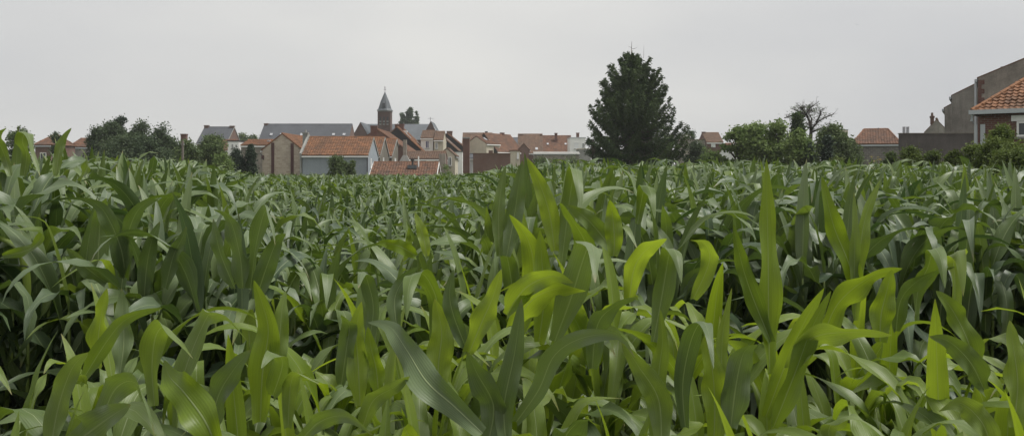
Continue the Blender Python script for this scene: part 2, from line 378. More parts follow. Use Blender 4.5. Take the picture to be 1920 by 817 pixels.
SEED = [10]
def house(name, label, cat, X, Y, rot, Ln, w, eave, ridge, wall='redbrick', roof='tile', gable=None, group=None, hip=(0, 0), chims=(), wins=(),
          gutter='white', verge=None, ov=0.12, lights=(), tiles=True, skew=0.0, vo=0.04, ts=(.26, .34)):
    """ridge along local x (length Ln), slopes face local -y (front) and +y (back); base at z = 0"""
    root = empty(name, (X, Y, 0), rot, label, cat, group)
    a, b = Ln/2, w/2; yr = skew
    wl = MB()
    if hip == (0, 0):
        wl.poly([(-a, -b, 0), (a, -b, 0), (a, -b, eave), (-a, -b, eave)]); wl.poly([(a, b, 0), (-a, b, 0), (-a, b, eave), (a, b, eave)])
        e0 = MB() if gable else wl; e1 = MB() if gable else wl
        e0.poly([(-a, b, 0), (-a, -b, 0), (-a, -b, eave), (-a, yr, ridge), (-a, b, eave)])
        e1.poly([(a, -b, 0), (a, b, 0), (a, b, eave), (a, yr, ridge), (a, -b, eave)])
        wl.build('wall', M[wall], root)
        if gable: e0.build('gable_wall', M[gable], root); e1.build('gable_wall', M[gable], root)
    else:
        wl.box(-a, a, -b, b, 0, eave); wl.build('wall', M[wall], root)
    rise = ridge-eave
    # roof slab (both slopes) sits 1 cm off the walls
    rb = MB(); g, tk = 0.012, 0.07
    hl, hr = hip
    ex = vo if hip == (0, 0) else ov
    xl0, xr0 = -a-ex, a+ex; xl1, xr1 = (-a-ex, a+ex) if hip == (0, 0) else (-a+hl if hl else -a-vo, a-hr if hr else a+vo)
    drop_f = rise/(b+yr)*ov; drop_b = rise/(b-yr)*ov
    for dz, flip in ((g, False), (g+tk, True)):
        fr = [(xl0, -b-ov, eave-drop_f+dz), (xr0, -b-ov, eave-drop_f+dz), (xr1, yr, ridge+dz), (xl1, yr, ridge+dz)]
        bk = [(xr0, b+ov, eave-drop_b+dz), (xl0, b+ov, eave-drop_b+dz), (xl1, yr, ridge+dz), (xr1, yr, ridge+dz)]
        for pl in (fr, bk): rb.poly(pl if flip else pl[::-1])
        if hl: rb.poly([(xl0, b+ov, eave-drop_b+dz), (xl0, -b-ov, eave-drop_f+dz), (xl1, yr, ridge+dz)])
        if hr: rb.poly([(xr0, -b-ov, eave-drop_f+dz), (xr0, b+ov, eave-drop_b+dz), (xr1, yr, ridge+dz)])
    def edge(p, q): rb.poly([(p[0], p[1], p[2]+g), (q[0], q[1], q[2]+g), (q[0], q[1], q[2]+g+tk), (p[0], p[1], p[2]+g+tk)])
    FL, FR = (xl0, -b-ov, eave-drop_f), (xr0, -b-ov, eave-drop_f); BL, BR = (xl0, b+ov, eave-drop_b), (xr0, b+ov, eave-drop_b); T0, T1 = (xl1, yr, ridge), (xr1, yr, ridge)
    edge(FL, FR); edge(BR, BL)
    if not hl: edge(T0, FL); edge(BL, T0)
    if not hr: edge(FR, T1); edge(T1, BR)
    rf = rb.build('roof', M[roof], root)
    if roof.startswith('tile') and tiles:
        for sgn in (-1, 1):
            SEED[0] += 1
            c0 = Vector(FL if sgn < 0 else BR); c1 = Vector(FR if sgn < 0 else BL); top = Vector(T0 if sgn < 0 else T1)
            U = (c1-c0).normalized(); foot = Vector((c0.x, yr, ridge)); V = (foot-c0); lv = V.length; V.normalize(); lu = (c1-c0).length
            fn = None
            if hip != (0, 0):
                k0 = (abs(T0[0]-FL[0]) if sgn < 0 else abs(T1[0]-BR[0]))/lv; k1 = (abs(FR[0]-T1[0]) if sgn < 0 else abs(BL[0]-T0[0]))/lv
                fn = lambda p, q, k0=k0, k1=k1, lu=lu: (p > k0*q-.05) & (p < lu-k1*q+.05)
            v, q, c = tile_sheet(c0+Vector((0, 0, g+tk+.002)), U, V, lu, lv, fn, ts[0], ts[1], seed=SEED[0])
            o = link(bpy.data.objects.new('roof_tiles', np_mesh('roof_tiles', v, q, M[roof], col=c, smooth=False)), rf); o['kind'] = 'stuff'
        for side, hh in ((-1, hl), (1, hr)):
            if not hh: continue
            c0 = Vector(BL if side < 0 else FR); c1 = Vector(FL if side < 0 else BR); tp = Vector(T0 if side < 0 else T1)
            U = (c1-c0).normalized(); lu = (c1-c0).length; mid = (c0+c1)/2; V = tp-mid; lv = V.length; V.normalize()
            fn = lambda p, q, lu=lu, lv=lv: (p > lu/2*q/lv-.05) & (p < lu-lu/2*q/lv+.05)
            SEED[0] += 1
            v, q, c = tile_sheet(c0+Vector((0, 0, g+tk+.002)), U, V, lu, lv, fn, ts[0], ts[1], seed=SEED[0])
            o = link(bpy.data.objects.new('roof_tiles', np_mesh('roof_tiles', v, q, M[roof], col=c, smooth=False)), rf); o['kind'] = 'stuff'
    # ridge and hip caps: one half-round tile after another
    cap = MB()
    lines = [(T0, T1)]+([(FL, T0), (BL, T0)] if hl else [])+([(FR, T1), (BR, T1)] if hr else [])
    for p, q in lines:
        p = Vector(p); q = Vector(q); n = max(1, int((q-p).length/0.45)); up = Vector((0, 0, g+tk+0.02))
        rr = 0.11 if roof.startswith('tile') else 0.06
        for i in range(n): cap.tube([p+(q-p)*(i/n)+up, p+(q-p)*((i+1.04)/n)+up], [rr, rr*0.88], 6)
    cap.build('ridge_tiles', M[roof], rf)
    if gutter:
        for s, dr in ((-1, drop_f), (1, drop_b)):
            gt = MB(); y0 = s*(b+ov)+ (-0.1 if s < 0 else 0.0); gt.box(-a-0.03, a+0.03, y0-0.01, y0+0.11, eave-dr-0.17, eave-dr-0.02)
            gt.build('gutter', M[gutter], root)
    if verge:
        for s in (-1, 1):
            vg = MB()
            x0, x1 = (s*(a+vo+0.012), s*(a+vo+0.05)) if s > 0 else (s*(a+vo+0.05), s*(a+vo+0.012))
            for (y0, z0), (y1, z1) in (((-b-ov, eave-drop_f), (yr, ridge)), ((b+ov, eave-drop_b), (yr, ridge))):
                vg.hexa([(x0, y0, z0-.1), (x1, y0, z0-.1), (x1, y1, z1-.1), (x0, y1, z1-.1), (x0, y0, z0+.13), (x1, y0, z0+.13), (x1, y1, z1+.13), (x0, y1, z1+.13)])
            vg.build('bargeboard', M[verge], root)
    def roofz(y): return eave+rise*(1-abs(y-yr)/((b+yr) if y < yr else (b-yr)))
    for c in chims:
        x, y, cw, cd, top = c[:5]; cm = c[5] if len(c) > 5 else 'brownbrick'; pots = c[6] if len(c) > 6 else 0
        chimney_mb(x, y, cw, cd, roofz(y)-0.5, top, pots).build('chimney', M[cm], rf)
    for (x, t, lw, lh, *mm) in lights:      # roof lights on the front slope, t = 0 eaves .. 1 ridge
        fz = Vector((0, b+yr, rise)).normalized(); nn = Vector((0, -fz.z, fz.y)); c = Vector((x, -b+(b+yr)*t, eave+rise*t))+nn*(g+tk+0.07)
        m = MB(); ux = Vector((1, 0, 0))
        def slab(mb, w_, h_, d0, d1): mb.hexa([c+ux*i*w_/2+fz*j*h_/2+nn*d for (i, j, d) in ((-1,-1,d0),(1,-1,d0),(1,1,d0),(-1,1,d0),(-1,-1,d1),(1,-1,d1),(1,1,d1),(-1,1,d1))])
        slab(m, lw, lh, 0, 0.06); o = m.build('roof_light', M['zinc'], rf)
    for wn in wins:
        face, u, z, ww, wh = wn[:5]; kw = wn[5] if len(wn) > 5 else {}
        if face == 'front': window(root, (u, -b, z), (1, 0, 0), (0, -1, 0), ww, wh, **kw)
        elif face == 'back': window(root, (u, b, z), (-1, 0, 0), (0, 1, 0), ww, wh, **kw)
        elif face == 'right': window(root, (a, u, z), (0, 1, 0), (1, 0, 0), ww, wh, **kw)
        else: window(root, (-a, u, z), (0, -1, 0), (-1, 0, 0), ww, wh, **kw)
    root['_roof'] = rf.name; del root['_roof']
    return root, rf

def side_house(name, label, x0, x1, D, ye, yr, depth, **kw):
    """long side to the camera: px columns of the front wall, rows of eaves and ridge"""
    X0, X1 = PX(x0, D), PX(x1, D)
    return house(name, label, kw.pop('cat', 'house'), (X0+X1)/2, D+depth/2, 0, X1-X0, depth, PZ(ye, D), PZ(yr, D+depth/2), **kw)
def gable_house(name, label, xa, xe, D, ye, yr, length, **kw):
    """gable to the camera: px column of the apex and of the right eaves corner"""
    b = abs(PX(xe, D)-PX(xa, D))
    return house(name, label, kw.pop('cat', 'house'), PX(xa, D), D+length/2, R(90), length, 2*b, PZ(ye, D), PZ(yr, D), **kw)

# --- left of the village
side_house('brick_house', 'small red roofed house behind the tall maize at the far left', 66, 96, 110, 272, 253, 6, wall='brownbrick', roof='tile_red', hip=(1.0, 1.0), gutter='zinc', wins=(('front', 0, 3.0, .8, 1.1),))
side_house('low_house', 'long low house with brown red roof left of the dark trees', 128, 190, 120, 276, 261, 7, wall='greyrender', roof='tile_red', gutter='zincwhite', wins=(('front', -1.2, 2.4, .9, 1.2), ('front', .8, 2.4, .9, 1.2)))
hs_, rf_ = side_house('slate_house', 'brick house with steep slate roof and a chimney at each gable', 369, 425, 150, 268, 239, 8, wall='brownbrick', roof='slate', gutter='zinc', verge='concrete',
   chims=((-2.3, 0, .75, .6, PZ(235, 154), 'brownbrick'), (2.3, 0, .75, .6, PZ(236, 154), 'brownbrick')))
side_house('cottage', 'cottage with orange roof half hidden by the bushes beside the white annexe', 405, 428, 112, 282, 264, 6, wall='brownbrick', roof='tile_red', wins=(('front', .35, 2.2, .5, .9),))
side_house('long_slate_building', 'very long building with dark slate roof and a row of roof lights', 483, 652, 160, 268, 233.5, 9, wall='brownbrick', roof='slate', cat='building', gutter='zinc',
   chims=((-8.1, 0, .7, .7, PZ(231.5, 164.5), 'brownbrick'),), lights=((-6.4, .42, .5, .62), (-4.5, .42, .5, .62), (-.6, .42, .55, .7), (5.4, .42, .5, .62), (7.4, .42, .5, .62), (-6.9, .08, .5, .5)))
side_house('tiled_outbuilding', 'low grey outbuilding with orange roof and white gutter beside the patterned gable', 452, 513, 106, 273, 264, 6, wall='greyrender2', roof='tile', cat='outbuilding',
   chims=((.9, -1.2, .25, .25, PZ(262, 106), 'zinc'),), wins=(('front', 1.3, 2.6, .5, .9),))

def box_building(name, label, x0, x1, D, y0, depth, wall, cat='building', cap='zinc', wins=(), y1=None, doors=()):
    X0, X1, z = PX(x0, D), PX(x1, D), PZ(y0, D); w = X1-X0
    root = empty(name, ((X0+X1)/2, D, 0), 0, label, cat)
    MB().box(-w/2, w/2, 0, depth, 0, z).build('wall', M[wall], root)
    MB().box(-w/2-.06, w/2+.06, -.06, depth+.06, z+.003, z+.14).build('roof', M[cap], root)
    for (px, py, pw, ph, *k) in wins:
        window(root, (PX(px, D)-(X0+X1)/2, 0, PZ(py, D)), (1, 0, 0), (0, -1, 0), pw/F*D, ph/F*D, **(k[0] if k else {}))
    return root
box_building('white_annexe', 'small white flat roofed annexe with two windows above the dark conifers', 427, 447.5, 108, 265.5, 3, 'white', cap='tar', wins=((436, 279, 4.5, 9), (443, 278, 4, 7)), cat='annexe')

# house with the patterned brick gable
hs_, rf_ = gable_house('patterned_gable_house', 'brick house with a patterned gable and two dark vertical strips', 529, 566, 96, 281, 252, 9.5, wall='stonebrick', gable='diamond', roof='tile', gutter='white')
for px in (511.5, 548):
    u = PX(px, 96)-PX(529, 96); z = PZ(281, 96)+(PZ(252, 96)-PZ(281, 96))*(1-abs(u)/PX(960+37, 96)) - .12
    m = MB(); m.box(-4.75-.05, -4.75-.003, -u-.17, -u+.17, 0, z); m.build('pilaster_strip', M['plum'], hs_)
MB().tube([(-4.8, 2.05, 3.0), (-4.85, 2.25, 3.55), (-4.85, 2.5, 3.7)], .06, 6).build('flue_pipe', M['dark'], hs_)
MB().box(-4.9, -4.76, 2.02, 2.3, 3.1, 3.5).build('vent_box', M['plum'], hs_)

# the blue house and the two grey gables behind it, one party line
XR = -15.19
hs_, rf_ = house('blue_house', 'blue grey rendered house with orange tiled roof in front of the village', 'house', XR-3.46, 93.45, 0, 6.92, 6.9, 3.42, 5.35, wall='blue', roof='tile', gutter='white', verge='concrete',
   wins=(('right', -1.6, 2.05, .62, 1.05, dict(pane='shutter', bars=0)),))
m = MB(); m.box(-3.70, -3.53, -3.62, 3.62, 0, 3.4)
m.hexa([(-3.75, -3.6, 3.41), (-3.53, -3.6, 3.41), (-3.53, 0, 5.55), (-3.75, 0, 5.55), (-3.75, -3.6, 3.62), (-3.53, -3.6, 3.62), (-3.53, 0, 5.76), (-3.75, 0, 5.76)])
m.hexa([(-3.75, 3.6, 3.41), (-3.53, 3.6, 3.41), (-3.53, 0, 5.55), (-3.75, 0, 5.55), (-3.75, 3.6, 3.62), (-3.53, 3.6, 3.62), (-3.53, 0, 5.76), (-3.75, 0, 5.76)][::1])
m.build('gable_coping', M['concrete'], hs_)
chimney_mb(-3.9, -.2, .5, .7, 3, 5.95, 1).build('chimney', M['concrete'], rf_)
MB().tube([(3.40, -3.55, 3.2), (3.40, -3.52, 0)], .05, 8).build('downpipe', M['dark'], hs_)
house('grey_gable_house', 'orange roofed house with grey brick gable and arched white window next to blue house', 'house', XR+.12-3, 100.9, 0, 6, 7.2, 3.5, 5.6, wall='stonebrick', roof='tile', gutter='white', verge='concrete',
   wins=(('right', -1.0, 2.2, .75, 1.1, dict(frame='white', pane='shutter', bars=0)),))
house('second_grey_gable_house', 'orange roofed house with grey brick gable just before the slim grey chimney', 'house', XR+.25-3, 110.4, 0, 6, 8.6, 3.6, 5.75, wall='stonebrick', roof='tile', gutter='white', verge='concrete',
   wins=(('right', -1.3, 2.4, 1.2, .95, dict(pane='shutter', bars=0)),))

# low tiled extension in front
hs_, rf_ = side_house('tiled_extension', 'low extension with wide orange roof just above the maize', 694, 818, 84.5, 329, 306, 5, wall='brownbrick', roof='tile_red', cat='extension', gutter='zinc', verge='white')
MB().tube([(1.35, -1.0, 2.0), (1.35, -1.0, PZ(293, 86))], .07, 8).build('flue_pipe', M['white'], rf_)
MB().tube([(.75, -1.0, 2.0), (.75, -1.0, 2.75), (.75, -1.0, 2.78), (.75, -1.0, 2.98)], [.1, .1, .2, .2], 8).build('roof_vent', M['dark'], rf_)
MB().box(.3, 1.2, -1.6, -1.0, 2.0, 2.35).build('roof_hatch', M['slate_light'], rf_)
t_ = empty('garden_chimney', (PX(752, 88), 91.2, 0), 0, 'slim grey rendered chimney with a tapered foot rising behind the low orange roof', 'chimney')
MB().hexa([(-.62, -.4, 0), (.62, -.4, 0), (.62, .4, 0), (-.62, .4, 0), (-.56, -.36, PZ(302, 91)), (.56, -.36, PZ(302, 91)), (.56, .36, PZ(302, 91)), (-.56, .36, PZ(302, 91))]).build('foot', M['stonebrick'], t_)
MB().hexa([(-.55, -.35, PZ(302, 91)+.003), (.55, -.35, PZ(302, 91)+.003), (.55, .35, PZ(302, 91)+.003), (-.55, .35, PZ(302, 91)+.003), (-.2, -.2, PZ(291, 91)), (.2, -.2, PZ(291, 91)), (.2, .2, PZ(291, 91)), (-.2, .2, PZ(291, 91))]).build('shoulder', M['concrete'], t_)
MB().box(-.19, .19, -.19, .19, PZ(291, 91)+.003, PZ(262, 91)).build('shaft', M['greyrender2'], t_)
hs_, rf_ = side_house('brown_annexe', 'long annexe with brown roof, white fascia and white windows', 757, 833, 99, 298, 286, 5, wall='brownbrick', roof='tile_brown', gutter='white', cat='annexe',
   wins=tuple(('front', u, PZ(308, 99), ww, .55, dict(pane=p, bars=0, sill=False)) for u, ww, p in ((-1.75, .9, 'shutter'), (-.85, .7, 'glass'), (-.05, .75, 'glass'), (.85, .95, 'shutter'), (1.8, .6, 'glass'))))
MB().box(PX(823, 90), PX(835, 90), 90, 90.5, 0, PZ(288, 90)).build('wall_stub', M['greyrender2']); tag(bpy.data.objects['wall_stub'], 'narrow grey end wall standing beside the low orange roof', 'wall')

# terrace climbing to the right behind
hs_, rf_ = gable_house('chimney_gable_house', 'dark brick gable with a stout chimney in front of the church', 706, 765, 112, 284, 243, 13, wall='brownbrick', roof='tile_red', gutter='white',
   chims=((-6.2, .35, .8, .85, PZ(236, 112.5), 'redbrick'),))
hs_, rf_ = gable_house('tarred_gable_house', 'orange roofed house with black tarred party wall right of the steeple', 744, 790, 124, 282, 239, 10, wall='white', gable='tar', roof='tile', gutter='white',
   chims=((-1.2, .1, .9, 1.3, PZ(233, 128), 'redbrick'), (-2.2, -.9, .3, .5, PZ(245, 126), 'white')), lights=((1.2, .32, 1.0, .9), (-3.0, .62, .5, 1.0)))
side_house('white_dormer_house', 'narrow white house front with a dark blue window under brown roof', 789, 812, 128, 259, 246.5, 6, wall='white', roof='tile_brown', gutter='white', gable='stonebrick',
   wins=(('front', .05, PZ(278, 128), .55, 1.1, dict(pane='blueglass')),))
side_house('cream_house', 'narrow cream house front with one window under brown roof', 813.5, 831, 127, 262.5, 248, 6, wall='cream', roof='tile_brown', gutter='white',
   wins=(('front', -.3, PZ(279, 127), .4, .9, dict(pane='glass')),))
gable_house('brown_terrace_house', 'brown roofed terrace house with one long roof light', 818, 861, 140, 285, 247, 12, wall='white', gable='tar', roof='tile_brown', group='brown terrace', lights=((-1.5, .55, .5, 1.3),),
   chims=((0, .2, .8, .8, PZ(246, 146), 'redbrick'),))
gable_house('orange_terrace_house', 'orange roofed terrace house with a square chimney left of the tall brick stack', 838, 884, 152, 288, 251, 12, wall='white', gable='tar', roof='tile_red', lights=((-1.5, .3, .5, 1.3),),
   chims=((2, .1, .9, 1.0, PZ(245, 158), 'brownbrick'),))
gable_house('small_beige_house', 'small beige house with brown lean-to roof below the terrace', 838, 853, 106, 292, 279, 6, wall='beige', roof='tile_brown', gutter='zinc', wins=(('left', -.35, PZ(311, 106), .45, 1.1, dict(pane='glass')),))
box_building('white_lean_to', 'white low lean-to left of the tall brick stack', 851, 867, 118, 285, 4, 'white', cat='lean-to', cap='slate', wins=((858, 300, 5, 9),))
t_ = empty('brick_stack', (PX(874, 97), 97, 0), 0, 'tall square brick chimney stack standing clear of the roofs', 'chimney')
MB().box(-.37, .37, 0, .74, 0, PZ(260, 97)).build('shaft', M['redbrick'], t_); MB().box(-.42, .42, -.05, .79, PZ(260, 97)+.002, PZ(257.5, 97)).build('cap', M['concrete'], t_)
hs_, rf_ = side_house('white_garage', 'little white outbuilding with two doors at the foot of the tall brick stack', 879, 897, 99, 297, 290, 4, wall='white', roof='slate', cat='outbuilding', gutter='white',
   wins=(('front', -.3, .5, .38, 2.1, dict(pane='shutter', sill=False, bars=0)), ('front', .3, .5, .38, 2.1, dict(pane='shutter', sill=False, bars=0))))
house('beige_gable_house', 'plain beige rendered house with blank gable and orange roof', 'house', PX(905, 150), 152, R(50), 3.6, 4.8, PZ(270, 150), PZ(256, 150), wall='beige', roof='tile_red', lights=((-.6, .6, .4, .9), (.1, .6, .4, .9)),
   wins=(('front', 1.3, 3.0, .5, 1.6, dict(pane='shutter', bars=0)),))
side_house('brown_ridge_house', 'brown roofed house ridge behind the beige house', 866, 922, 172, 275, 250.5, 8, wall='brownbrick', roof='tile_brown', chims=((1.8, 0, .5, .5, PZ(246.5, 176), 'tar'),))
house('tarred_side_house', 'house with black side wall and orange roof running down to the right', 'house', PX(932, 152), 156, R(62), 10, 5.4, PZ(284, 152), PZ(251, 152), wall='beige', gable='tar', roof='tile_red', gutter='white',
   chims=((2, .1, .6, .6, PZ(248, 156), 'redbrick'),), lights=((-3.6, .3, .6, .9),), wins=(('front', -2, 2.2, .8, 1.4, dict(pane='shutter')),))
side_house('slate_roof_house', 'low house with grey slate roof in the dip between orange roofs', 936, 984, 178, 272, 259, 8, wall='brownbrick', roof='slate', chims=((-.6, 0, .5, .5, PZ(257, 182), 'tar'),))
t_ = empty('garden_wall', (PX(922, 96), 96, 0), 0, 'long brown brick garden wall behind the maize in the middle', 'wall')
MB().box(-2.1, 2.1, 0, .25, 0, PZ(288.5, 96)).build('brickwork', M['brownbrick'], t_); MB().box(-2.13, 2.13, -.04, .29, PZ(288.5, 96)+.002, PZ(287, 96)).build('coping', M['tile_brown'], t_)
MB().box(-.35, .12, 0.02, .24, PZ(287, 96)+.002, PZ(282, 96)).build('chimney_stub', M['brownbrick'], t_)
box_building('beige_shed', 'small beige shed with a pale door at the right end of the brick garden wall', 956, 975, 104, 283.5, 3, 'beige', cat='shed', cap='tile_brown', wins=((971, 298, 3.4, 12, dict(pane='shutter', bars=0)),))
gable_house('dark_brick_gable', 'small dark brick gable in front of the long brown roofs', 982, 992, 158, 281, 270, 6, wall='brownbrick', roof='tile_brown', gutter='zinc')
side_house('brown_roof_house', 'house with long dark brown roof left of the slim roof chimney', 972, 1018, 170, 287, 252.5, 9, wall='brownbrick', roof='tile_brown', gutter='white', verge='tile_brown',
   chims=((-1.9, 0, .9, .7, PZ(251.5, 174), 'brownbrick'), (2.2, 0, .35, .9, PZ(251.5, 174), 'tile_brown')), lights=((1.2, .2, .5, .7),))
side_house('orange_brown_roof_house', 'house with orange brown roof and a slim chimney on its slope', 1018.6, 1073, 170, 287, 255.5, 9, wall='brownbrick', roof='tile_red', gutter='white',
   chims=((-.2, -1.5, .55, .6, PZ(249.5, 173), 'redbrick'), (-.7, 0, .5, .4, PZ(254, 174)), (2.4, 0, .5, .4, PZ(254, 174))), lights=((-1.9, .5, .4, .5), (1.7, .5, .4, .5)))
box_building('white_flat_house', 'white flat roofed house with a shuttered window left of the spruce', 1069, 1098, 150, 259, 7, 'white', cat='house', cap='zincwhite', wins=((1081, 279, 9, 12, dict(pane='shutter', bars=0)), (1094, 277, 5, 9)))
t_ = bpy.data.objects['white_flat_house']; chimney_mb(.2, 3, 0.5, 0.6, 7.5, PZ(249, 153)).build('chimney', M['brownbrick'], t_)
box_building('beige_flat_shed', 'beige flat topped shed partly behind the spruce', 1084, 1108, 140, 280, 4, 'concrete', cat='shed', cap='beige')
box_building('long_grey_shed', 'long low shed with pale grey sheet roof above a green hedge', 1002, 1086, 128, 291, 5, 'greyrender2', cat='shed', cap='zinc')
t_ = bpy.data.objects['long_grey_shed']; MB().hexa([(-3.5, -.25, PZ(292, 128)+.2), (3.5, -.25, PZ(292, 128)+.2), (3.5, 2.6, PZ(285, 128)+.05), (-3.5, 2.6, PZ(285, 128)+.05), (-3.5, -.25, PZ(292, 128)+.26), (3.5, -.25, PZ(292, 128)+.26), (3.5, 2.6, PZ(285, 128)+.1), (-3.5, 2.6, PZ(285, 128)+.1)]).build('sheet_roof', M['concrete'], t_)
# right of the spruce
box_building('grey_flat_house', 'grey flat roofed house with a row of white windows right of the spruce', 1280, 1326, 150, 262.5, 7, 'greyrender2', cat='house', cap='tile_brown', wins=((1303, 274, 2.4, 8, dict(bars=0, pane='shutter')), (1307, 274, 2.4, 8, dict(bars=0, pane='shutter')), (1311, 274, 2.4, 8, dict(bars=0, pane='shutter'))))
t_ = bpy.data.objects['grey_flat_house']; MB().box(-2.0, -.5, 1, 4, PZ(262.5, 150)+.15, PZ(251, 150)).build('roof_storey', M['greyrender'], t_); window(t_, (-1.0, 1, PZ(258, 151)), (1, 0, 0), (0, -1, 0), .8, .35, bars=0, pane='shutter', sill=False)
side_house('brown_brick_house', 'brick house with brown tiled roof and chimney beside the leafy trees', 1325, 1356, 149, 267, 250, 7, wall='redbrick', roof='tile_brown', chims=((-1.2, 0, .5, .6, PZ(247, 152)),), wins=(('front', -.3, PZ(276, 149), .75, .7, dict(pane='shutter')),))
side_house('orange_shed', 'low white shed with orange roof under the leafy trees', 1370, 1398, 100, 284, 271, 5, wall='white', roof='tile_red', cat='shed', lights=((.1, .8, .3, .25),))
box_building('flat_block', 'distant beige block showing above the right hand trees', 1573, 1590, 170, 244, 10, 'beige', cap='concrete')
# barn with the hipped red roof
hs_, rf_ = side_house('hip_roof_barn', 'grey block barn with hipped red tile roof', 1610, 1691, 88, 270, 244, 8, wall='blockwall', roof='tile_red', cat='barn', hip=(1.1, 1.0), gutter='zincwhite')
hs_.rotation_euler.z = R(-22); hs_.location.x += 1.2
MB().tube([(.3, -.2, 5.6), (.3, -.2, PZ(240, 92))], .04, 6).build('flue_pipe', M['dark'], rf_)
MB().box(-2.3, -1.95, -4.25, -4.01, 0, PZ(258, 84)).build('buttress', M['brownbrick'], hs_)
# dark wall with two steel pipes
t_ = empty('dark_yard_wall', (PX(1756, 45), 45, 0), 0, 'tall soot dark yard wall running up to the red brick house', 'wall')
MB().box(-1.87, 1.95, 0, .3, 0, PZ(251, 45)).build('wall', M['darkwall'], t_); MB().box(-1.9, 1.98, -.03, .33, PZ(251, 45)+.002, PZ(249.4, 45)).build('coping', M['stonebrick'], t_)
for px, lb in ((1695, 'left one of two thin steel flues above the dark wall'), (1702, 'right one of two thin steel flues above the dark wall')):
    o = MB().tube([(0, 0, 0), (0, 0, PZ(238.5, 46)-.03), (0, 0, PZ(238, 46))], [.075, .075, .085], 10).build('steel_flue', M['zinc'], None, (PX(px, 46), 46, 0), smooth=False); tag(o, lb, 'flue', 'steel flues')
# rendered terrace at the right
def terrace(name, label, x_eave, x_apex, DL, ye, yr, length, wall):
    """gable end square to the line of sight, so that only the end wall shows; measured at its left eaves corner"""
    XL = PX(x_eave, DL); th = math.atan2(XL, DL)+R(2); k = (x_apex-CX)/F
    b = (k*DL-XL)/(math.cos(th)+k*math.sin(th)); XA, DA = XL+b*math.cos(th), DL-b*math.sin(th)
    h_, r_ = house(name, label, 'house', XA+math.sin(th)*length/2, DA+math.cos(th)*length/2, R(90)-th, length, 2*b, PZ(ye, DL), PZ(yr, DA), wall=wall, roof='tile_brown', gutter='zincwhite', ov=.06, vo=-.02, tiles=False)
    return h_, r_, b
h_, r_, b_ = terrace('pointed_grey_house', 'small grey gable with a capped chimney peeping over the dark wall', 1734, 1756, 75, 248, 225, 4, 'greyrender')
chimney_mb(-1.8, .35, .22, .3, PZ(234, 75), PZ(218, 75), 1).build('chimney', M['brownbrick'], r_)
terrace('grey_terrace_house', 'farthest and lowest of the three grey rendered terrace gables', 1771, 1812, 60, 203, 181, 6, 'greyrender')
terrace('grey_terrace_house', 'middle one of the three grey rendered terrace gables', 1785, 1838, 54, 180, 154, 6, 'greyrender')
hs_, rf_, bb = terrace('grey_terrace_house', 'tallest grey rendered gable above the red brick house', 1834, 1965, 46, 147, 93, 8, 'greyrender2')
m = MB()
for k in range(14):
    d = .16 if k % 2 else .3; z0 = PZ(147, 46)-.1-k*.24; m.box(-4.03, -4.002, bb-d, bb+.005, z0-.24, z0)
m.build('brick_quoin', M['redbrick'], hs_)
chimney_mb(-3.7, bb-1.4, .45, .6, 6, PZ(123, 45)).build('chimney', M['greyrender2'], rf_)
MB().tube([(-3.9, bb+.12, PZ(147, 46)-.1), (-3.9, bb+.12, 3)], .06, 8).build('downpipe', M['zincwhite'], hs_)
o = MB().tube([(0, 0, 0), (0, 0, PZ(157.5, 50))], .05, 8).build('vent_pipe', M['zincwhite'], None, (PX(1808, 57), 57, 0)); tag(o, 'thin pale vent pipe standing between two grey gables', 'pipe')
# red brick house, right edge
hs_, rf_ = house('red_brick_house', 'dark red brick house with hipped orange roof at the right edge', 'house', PX(1836, 32)+6.5*math.cos(R(38))+4*math.sin(R(38)), 32-6.5*math.sin(R(38))+4*math.cos(R(38)), R(-38), 13, 8, PZ(206, 32), PZ(206, 32)+2.9, wall='redbrick', roof='tile', hip=(3.6, 4), gutter=None, ov=.2, ts=(.20, .22),
   wins=(('front', -4.9, PZ(258, 32), .75, PZ(230, 32)-PZ(258, 32), dict(bars=1)), ('front', -1.5, 1.0, 1.0, 1.6)))
m = MB(); ez = PZ(206, 32)
m.box(-6.8, 6.8, -4.34, -4.20, ez-.18, ez-.02); m.box(-6.8, -6.7, -4.19, 4.3, ez-.18, ez-.02); m.build('gutter', M['zincwhite'], hs_)
m = MB()
for k in range(86): m.box(-6.48+k*.15, -6.48+k*.15+.075, -4.05, -4.002, ez-.30, ez-.2)
m.build('dentil_course', M['redbrick'], hs_)
m = MB(); m.tube([(-6.7, -4.26, ez-.18), (-6.72, -4.2, ez-.4), (-6.6, -4.08, ez-.55), (-6.6, -4.08, 0)], .055, 8); m.build('downpipe', M['zincwhite'], hs_)
m = MB(); m.box(-6.46, -6.3, -4.03, -4.003, 0, ez-.55); m.build('corner_strip', M['zincwhite'], hs_)
m = MB(); m.box(-5.45, -4.25, -4.06, -4.003, PZ(230, 32)+.01, PZ(230, 32)+.22); m.box(-4.95, -4.75, -4.07, -4.003, PZ(230, 32)+.221, PZ(230, 32)+.6); m.build('lintel', M['white'], hs_)

